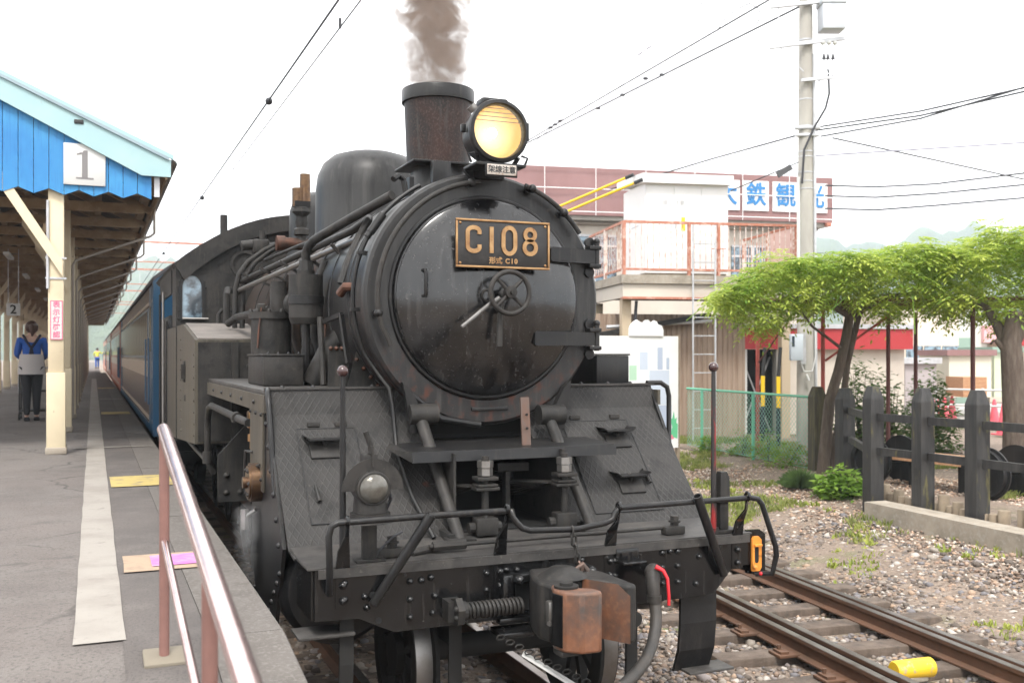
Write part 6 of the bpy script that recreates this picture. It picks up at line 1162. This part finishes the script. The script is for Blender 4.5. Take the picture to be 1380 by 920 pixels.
def frond(v,f,p,r,L_,up):
    a=r.uniform(0,6.28); dirv=Vector((math.cos(a),math.sin(a),up+r.uniform(-.35,.35))).normalized(); sd=dirv.cross(Vector((0,0,1)))
    if sd.length<.1: sd=Vector((1,0,0))
    sd.normalize(); n=5; dr=r.uniform(.25,.7)
    for i in range(n+1):
        t=(i+.6)/(n+.6); q=p+dirv*L_*t-Vector((0,0,dr*L_*t*t))
        ll=L_*.36*(1-.35*abs(t-.45)); w_=ll*.36
        tang=(dirv-Vector((0,0,2*dr*t))).normalized()
        for s in ((-1,1) if i<n else (0,)):
            d=(sd*s*.85+tang*(.5 if s else 1)+Vector((0,0,-.15))).normalized(); wv=d.cross(Vector((r.uniform(-.3,.3),r.uniform(-.3,.3),1))).normalized()*w_/2; b=len(v)
            v+=[q,q+d*ll*.5+wv,q+d*ll,q+d*ll*.5-wv]; f+=[(b,b+1,b+2,b+3)]
def wist(lo,hi,n,seed,parent):
    r=random.Random(seed); v=[];f=[]; cnt=0
    while cnt<n:
        px=r.uniform(lo,hi); q=r.random(); d=13.7+4.3*q
        cx=(px-690); zt=zat(ip(TOP,px),14.9); zb=zat(ip(BOT,px)-15+9*math.sin(px*.075)+6*math.sin(px*.19+d*3),15.6)
        edge=min(1,min(q,1-q)/.18); lump=.16*math.sin(px*.06+d*1.9)+.12*math.sin(px*.13-d*2.7+seed)
        zt2=zb+(zt-zb)*(.55+.45*math.sqrt(edge)+lump*.8)
        s=r.random(); k=r.random()
        if k<.55: z=zt2-abs(r.gauss(0,.12))
        elif k<.85: z=r.uniform(zb,zt2)
        else: z=zb-abs(r.gauss(0,.1))
        z=max(z,zb-.2); x,y=at(px,d)
        frond(v,f,Vector((x,y,z)),r,r.uniform(.2,.36),.5 if k<.55 else -.1); cnt+=1
    me=bpy.data.meshes.new('crown'); me.from_pydata([tuple(q) for q in v],[],f); me.materials.append(m_wist); o=bpy.data.objects.new('crown',me); COL.objects.link(o); WL[o.name]=Vector((0,0,0)); par(o,parent); return o
def limb(pts,rr,parent,name='limb'): return mk(name,G().tube(pts,rr,10),m_bark,parent,60)
def A3(px,d,py): return (*at(px,d),zat(py,d))
w1=thing('wisteria_vine',(*at(1116,15.6),.3),'wisteria with leaning twisted trunk spreading over the left part of the pergola','wisteria')
limb([(*at(1108,15.6),.2),A3(1118,15.6,540),A3(1130,15.6,500),A3(1140,15.6,455),A3(1146,15.6,420)],[.1,.085,.08,.075,.07],w1,'trunk'); limb([(*at(1116,15.7),.2),A3(1136,15.8,540),A3(1142,15.8,490),A3(1156,15.8,430),A3(1165,15.8,405)],[.065,.055,.05,.05,.045],w1,'trunk')
limb([A3(1146,15.6,425),A3(1110,15.4,405),A3(1060,15.4,400)],[.07,.05,.03],w1); limb([A3(1146,15.6,425),A3(1190,15.6,400),A3(1240,15.8,395)],[.07,.05,.03],w1); limb([A3(1135,15.6,470),A3(1095,15.2,440),A3(1075,15.2,415)],[.025,.02,.015],w1)
wist(968,1270,4200,11,w1)
w2_=thing('wisteria_vine',(*at(1368,14.0),.3),'wisteria with thick upright forked trunk on the right part of the pergola','wisteria')
limb([(*at(1370,14.0),.2),A3(1368,14,560),A3(1365,14,500),A3(1362,14,460),A3(1368,14,420)],[.19,.165,.155,.14,.1],w2_,'trunk'); limb([A3(1362,14,475),A3(1345,14.2,440),A3(1330,14.4,415),A3(1300,14.8,400)],[.1,.07,.05,.03],w2_); limb([A3(1364,14,465),A3(1385,14,430),A3(1400,14,405)],[.1,.08,.05],w2_); limb([A3(1360,14,480),A3(1342,14,458),A3(1335,14.1,463)],[.05,.035,.02],w2_)
wist(1255,1440,2900,12,w2_)
r=random.Random(5)
for (pa,da),(pb2,y1),(pc,y2) in(((960,16.8),(945,415),(925,432)),((1080,14.0),(1070,408),(1060,390)),((1100,13.9),(1105,425),(1085,440)),((1130,13.9),(1120,418),(1140,400)),((1270,13.8),(1262,410),(1280,400)),((1230,13.8),(1232,425),(1233,450))):
    x0=A3(pa,da,398); x1=A3(pb2,da-.1,y1); x2=A3(pc,da-.1,y2); mk('tendril',G().tube([x0,((x0[0]+x1[0])/2,(x0[1]+x1[1])/2,(x0[2]+x1[2])/2-.05),x1,x2],.008,5),m_lime,w1 if pa<1255 else w2_,60)
# ================================================================== utility pole
UX,UY=at(1086,20); UD=20
up=thing('utility_pole',(UX,UY,.3),'tall concrete utility pole with crossarms and a grey transformer box','utility pole')
s_,c_=math.sin(YAW),math.cos(YAW); rt=Vector((c_,-s_,0)); fw=Vector((s_,c_,0)); U0=Vector((UX,UY,0))
def U(dx,py,dv=0): return U0+rt*(dx)+fw*dv+Z3*zat(py,UD)
mk('shaft',G().cyl((UX,UY,.1),(UX,UY,10.2),.19,.125,n=24),m_pole,up,60)
for py,h in((55,.03),(135,.02),(172,.05),(183,.05),(205,.02),(212,.02),(233,.02),(245,.02),(255,.02)): z=zat(py,UD); rr=.19-.065*(z/10.2)+.008; mk('band',G().cyl((UX,UY,z-h/2),(UX,UY,z+h/2),rr,n=20),m_galv,up,40)
mk('conduit',G().cyl(U(.17,560,-.12),U(.13,75,-.1),.03,n=8),m_galv,up); mk('conduit',G().cyl(U(-.17,350,-.08),U(-.17,240,-.08),.035,n=8),m_pale,up)
tilt=Vector((0,0,0))
for py0,py1,x0,x1 in((14,4,-.76,.7),(68,56,-.78,.72)):
    mk('crossarm',G().bar(U(x0,py0,-.2),U(x1,py1,-.2),.075,.075),m_galv,up,0)
mk('crossarm',G().bar(U(-.15,112,-.2),U(.55,108,-.2),.06,.06),m_galv,up,0); mk('arm_brace',G().bar(U(-.58,68,-.2),U(-.1,100,-.18),.03,.012).bar(U(-.6,12,-.2),U(-.6,64,-.2),.012,.02),m_galv,up,0)
tx=mk('transformer',G().bbox(U(.45,30,-.2),(.46,.4,.5),.02,-YAW),M('transformer grey',(.55,.58,.62),.5),up); mk('transformer_lid',G().bbox(U(.45,10,-.2),(.5,.44,.1),.02,-YAW),MATS['transformer grey'],tx)
for dx in(.25,.37,.49): mk('bushing',G().sph(U(dx+.03,62,-.2),.05,10),m_pale,tx)
for dx in(.3,.38,.48): mk('fuse_cap',G().cyl(U(dx,84,-.2),U(dx,76,-.2),.04,.01,n=8).cyl(U(dx,84,-.2),U(.39,103,-.2),.008,n=5),m_cabl,up)
for dx in(-.3,-.05,.15): mk('insulator',G().lathe([(.02,0),(.045,.02),(.03,.05),(.045,.07),(.02,.12)],U(dx,4,-.2),Z3,10),m_pale,up)
mk('down_cable',G().tube([U(.39,104,-.2),U(.4,130,-.22),U(.32,150,-.24),U(.1,175,-.24),U(-.1,205,-.22),U(-.14,250,-.22)],.022,8),m_cabl,up,60)
mk('cable_clamp',G().bbox(U(0,174,-.1),(.5,.12,.06),.01,-YAW).bbox(U(0,184,-.1),(.46,.12,.05),.01,-YAW),m_galv,up)
mb=mk('meter_box',G().bbox(U(-.28,468,-.3),(.24,.16,.52),.015,-YAW),M('meter box grey',(.5,.55,.6),.5),up); mk('meter_window',G().box(U(-.36,460,-.385),(.05,.01,.2),-YAW),m_cwin,mb); mk('box_mount',G().box(U(-.13,470,-.22),(.12,.06,.6),-YAW),m_galv,up); mk('box_cable',G().tube([U(-.2,486,-.28),U(-.12,500,-.28),U(.05,500,-.28),U(.12,480,-.25),U(.12,420,-.22)],.015,8),m_pale,up,60)
mk('cut_pipe',G().cyl(U(-.08,504,-.3),U(-.03,512,-.3),.025,n=8),m_pale,up)
# ---- overhead cables
def cable(label,grp,pts,r_=.012,mat=None,sag=0,n=14):
    P=[]
    for i in range(len(pts)-1):
        a=Vector(pts[i]);b=Vector(pts[i+1])
        for k in range(n):
            t=k/n; P.append(a.lerp(b,t)-Z3*(sag*4*t*(1-t)))
    P.append(Vector(pts[-1])); return one('overhead_cable',G().tube(P,r_,6),mat or m_cablg,label,'cable',grp,60)
# wires over the loco track
ow=thing('contact_wire',(-.26,10,5.2),'overhead wire with dark round clamps running above the train','wire'); mk('wire',G().tube([(-.26,-6,5.2),(-.3,20,5.2),(-.26,60,5.2),(-.3,120,5.2)],.0105,6),m_cabl,ow); 
for y in(.9,6.5,14.5,26): mk('clamp',G().sph((-.27,y,5.2),.045,10,(1,1.6,1)),m_cabl,ow)
ow=thing('messenger_wire',(.5,10,6.0),'higher thinner overhead wire beside the contact wire','wire'); mk('wire',G().tube([(.5,-6,6.05),(.45,30,6.0),(.5,120,6.0)],.0095,6),m_cabl,ow); mk('clamp',G().bar((.48,6.0,6.02),(.48,6.0,6.14),.03,.03),m_cabl,ow)
for y,zz_ in((45,7.55),(62,7.6),(85,7.6),(110,7.6)):
    gt=thing('catenary_gantry',(0,y,-.1),'steel catenary gantry spanning the tracks behind the train','gantry','catenary gantries'); 
    for x in(-9.6,6.2): mk('mast',G().cyl((x,y,-.1),(x,y,8.4),.15,.11,n=12),m_pole,gt)
    mk('beam',G().bar((-9.6,y,zz_),(6.2,y,zz_),.09,.1),m_rustr,gt,0); mk('lower_beam',G().bar((-3.5,y,zz_-.95),(3.5,y,zz_-.95),.05,.06),m_rustr,gt,0)
    for x in(-1.6,.5,2.2): mk('hanger',G().bar((x,y,zz_),(x,y,zz_-.95),.03,.03),m_galv,gt,0)
    mk('stay',G().bar((.5,y,zz_),(2.2,y,zz_-.95),.03,.03),m_galv,gt,0)
T=lambda px,py,d:(*at(px,d),zat(py,d))
ga='power cables strung past the utility pole'
c1=cable('bare power line rising over the locomotive towards the upper crossarm',ga,[T(690,203,33),T(1092,2,20),T(1480,-200,15)],.021,m_cabl); c2=cable('bare power line crossing the other one over the locomotive with a jumper loop',ga,[T(690,202,36),T(1040,-2,22),T(1200,-100,19)],.021,m_cabl)
cable('faint thin line high above the red roof band',ga,[T(690,174,40),T(990,-3,26)],.014); cable('faint thin line high above the red roof band',ga,[T(700,208,40),T(955,-3,28)],.014)
cable('looped jumper cable joining two power lines left of the pole',ga,[T(968,40,23.5),T(975,28,23.4),T(992,13,23.2),T(1010,5,23),T(1022,12,22.8),T(1026,22,22.6),T(1018,35,22.5)],.012,m_cabl,n=4)
for px,py,d in((742,172,31),(748,168,31),(755,163,31),(806,146,28),(839,128,27),(870,106,26),(892,101,26)): one('line_clamp',G().sph(T(px,py,d),.06,8,(1.4,1,.7)),m_cabl,'small dark clamp on the power lines above the red roof band','clamp','line clamps')
for i,(a,b,c) in enumerate((((1098,172),(1240,150),(1400,114)),((1098,176),(1240,156),(1400,119)),((1106,184),(1240,160),(1400,112)))): cable('thick black cable rising to the right from the pole clamps',ga,[T(*a,20),T(*b,19),T(*c,17)],.016,m_cabl)
cable('thin cable falling to the right from the pole',ga,[T(1122,186,20),T(1400,246,24)],.016,m_cabl); cable('thin level cable right of the pole below the thick ones',ga,[T(1100,210,20),T(1400,191,20)],.016)
for i,(y0,y1,y2) in enumerate(((250,248,231),(264,261,247),(281,277,265))): cable('sagging beaded cable above the wisteria',ga,[T(1112,y0,21),T(1180,y0+2,21),T(1260,y1,21),T(1400,y2,20)],.017,m_cabl)
cable('cable falling left from the pole past the dark weight',ga,[T(1076,182,20),T(960,214,24),T(700,292,34)],.018,m_cabl); cable('lower cable from the pole to the cabinet roof',ga,[T(1078,218,20),T(985,257,21.5)],.012,m_cabl)
one('cable_weight',G().bar(T(1048,236,20),T(1066,225,20),.09,.12),M('cable weight grey',(.07,.07,.075),.6),'dark grey splice box hanging on the cable left of the pole','splice box',sm=0)
cable('very thin dashed-looking wire rising to the upper right',ga,[T(690,290,45),T(1130,98,24),T(1320,-6,20)],.011); cable('cable passing low in front of the hill',ga,[T(1100,341,30),T(1400,350,30)],.01,m_cabl)
# ================================================================== far hills
HP=[(-300,385),(60,385),(120,395),(160,372),(200,350),(230,345),(330,350),(450,400),(800,390),(1000,350),(1090,330),(1120,322),(1160,327),(1200,324),(1230,316),(1265,312),(1290,307),(1330,304),(1365,310),(1400,306),(1700,330)]
g=G(); cols=list(range(-300,1701,10)); rows=[(420,1.0),(520,.45),(640,.72),(760,1.0),(900,.75),(1100,.0)]
hn=random.Random(2); v=[]
for j,(d,q) in enumerate(rows):
    for px in cols:
        H=zat(ip(HP,px),760); z=(H*q if j else -1)+ (hn.uniform(-3,3)+3*math.sin(px*.09+j) if 0<j<5 else 0); x,y=at(px,d); v.append((x,y,z if j<5 else -2))
nc=len(cols); g.add(v,[(j*nc+i,j*nc+i+1,(j+1)*nc+i+1,(j+1)*nc+i) for j in range(5) for i in range(nc-1)]); struct('hill',g,m_hill,80)
# ================================================================== smoke and steam
def vol(name,g,center,axis_z0,R0,grow,dens,col,label,scale,sway=(0,0)):
    m=bpy.data.materials.new(name+' volume'); m.use_nodes=True; n=m.node_tree; n.nodes.clear(); Lk=n.links.new; out=n.nodes.new('ShaderNodeOutputMaterial'); pv=n.nodes.new('ShaderNodeVolumePrincipled'); pv.inputs['Color'].default_value=(*col,1); pv.inputs['Anisotropy'].default_value=.2; Lk(pv.outputs[0],out.inputs['Volume'])
    geo=n.nodes.new('ShaderNodeNewGeometry'); sp=n.nodes.new('ShaderNodeSeparateXYZ'); Lk(geo.outputs['Position'],sp.inputs[0])
    def mth(op,a,b=None,c=None,clamp=False):
        q=n.nodes.new('ShaderNodeMath'); q.operation=op; q.use_clamp=clamp
        for i,w in enumerate((a,b,c)):
            if w is None: continue
            if isinstance(w,(int,float)): q.inputs[i].default_value=w
            else: Lk(w,q.inputs[i])
        return q.outputs[0]
    dz=mth('SUBTRACT',sp.outputs[2],axis_z0)
    t=n.nodes.new('ShaderNodeTexNoise'); t.inputs['Scale'].default_value=scale; t.inputs['Detail'].default_value=5; t.inputs['Roughness'].default_value=.62; t.inputs['Distortion'].default_value=1.2; Lk(geo.outputs['Position'],t.inputs['Vector'])
    rx=mth('SUBTRACT',mth('SUBTRACT',sp.outputs[0],center[0]),mth('MULTIPLY',dz,sway[0])); ry=mth('SUBTRACT',mth('SUBTRACT',sp.outputs[1],center[1]),mth('MULTIPLY',dz,sway[1]))
    rr=mth('SQRT',mth('ADD',mth('MULTIPLY',rx,rx),mth('MULTIPLY',ry,ry))); Rz=mth('MULTIPLY_ADD',dz,grow,R0); fr_=mth('DIVIDE',rr,Rz)
    body=mth('SUBTRACT',mth('MULTIPLY_ADD',t.outputs['Fac'],3.5,-.85),mth('MULTIPLY',mth('POWER',fr_,1.6),1.15),clamp=True)
    Lk(mth('MULTIPLY',body,dens),pv.inputs['Density'])
    o=mk(name,g,m,None,0); o.data.materials[0]=m; return tag(o,label,name,kind='stuff')
g=G().lathe([(0,3.97),(.21,3.97),(.27,4.1),(.36,4.6),(.55,5.6),(.8,7),(0,7.0)],(0,.92,0),Z3,24); g.v=[(x-.02*(z-3.97),y+.02*(z-3.97),z) for x,y,z in g.v]
vol('smoke',g,(0,.92),3.97,.24,.15,27,(.4,.325,.28),'brown grey smoke rising from the locomotive chimney',5.5,(-.02,.02))
g=G().lathe([(0,0),(.05,0),(.09,.1),(.1,.3),(.1,.5),(0,.55)],(-1.37,.42,.72),Z3,16)
vol('steam',g,(-1.37,.42),.72,.06,.07,2.6,(.9,.9,.9),'white wisp of steam leaking beside the left cylinder',7)
# ================================================================== summer haze
m=bpy.data.materials.new('haze air'); m.use_nodes=True; n=m.node_tree; n.nodes.clear(); o_=n.nodes.new('ShaderNodeOutputMaterial'); pv=n.nodes.new('ShaderNodeVolumePrincipled'); pv.inputs['Color'].default_value=(.8,.91,1,1); pv.inputs['Density'].default_value=.0007; n.links.new(pv.outputs[0],o_.inputs['Volume'])
hz_=mk('haze',G().box((0,800,54.4),(3600,2800,115.2)),m,None,0); tag(hz_,'pale summer haze filling the air over the whole place','haze',kind='stuff')
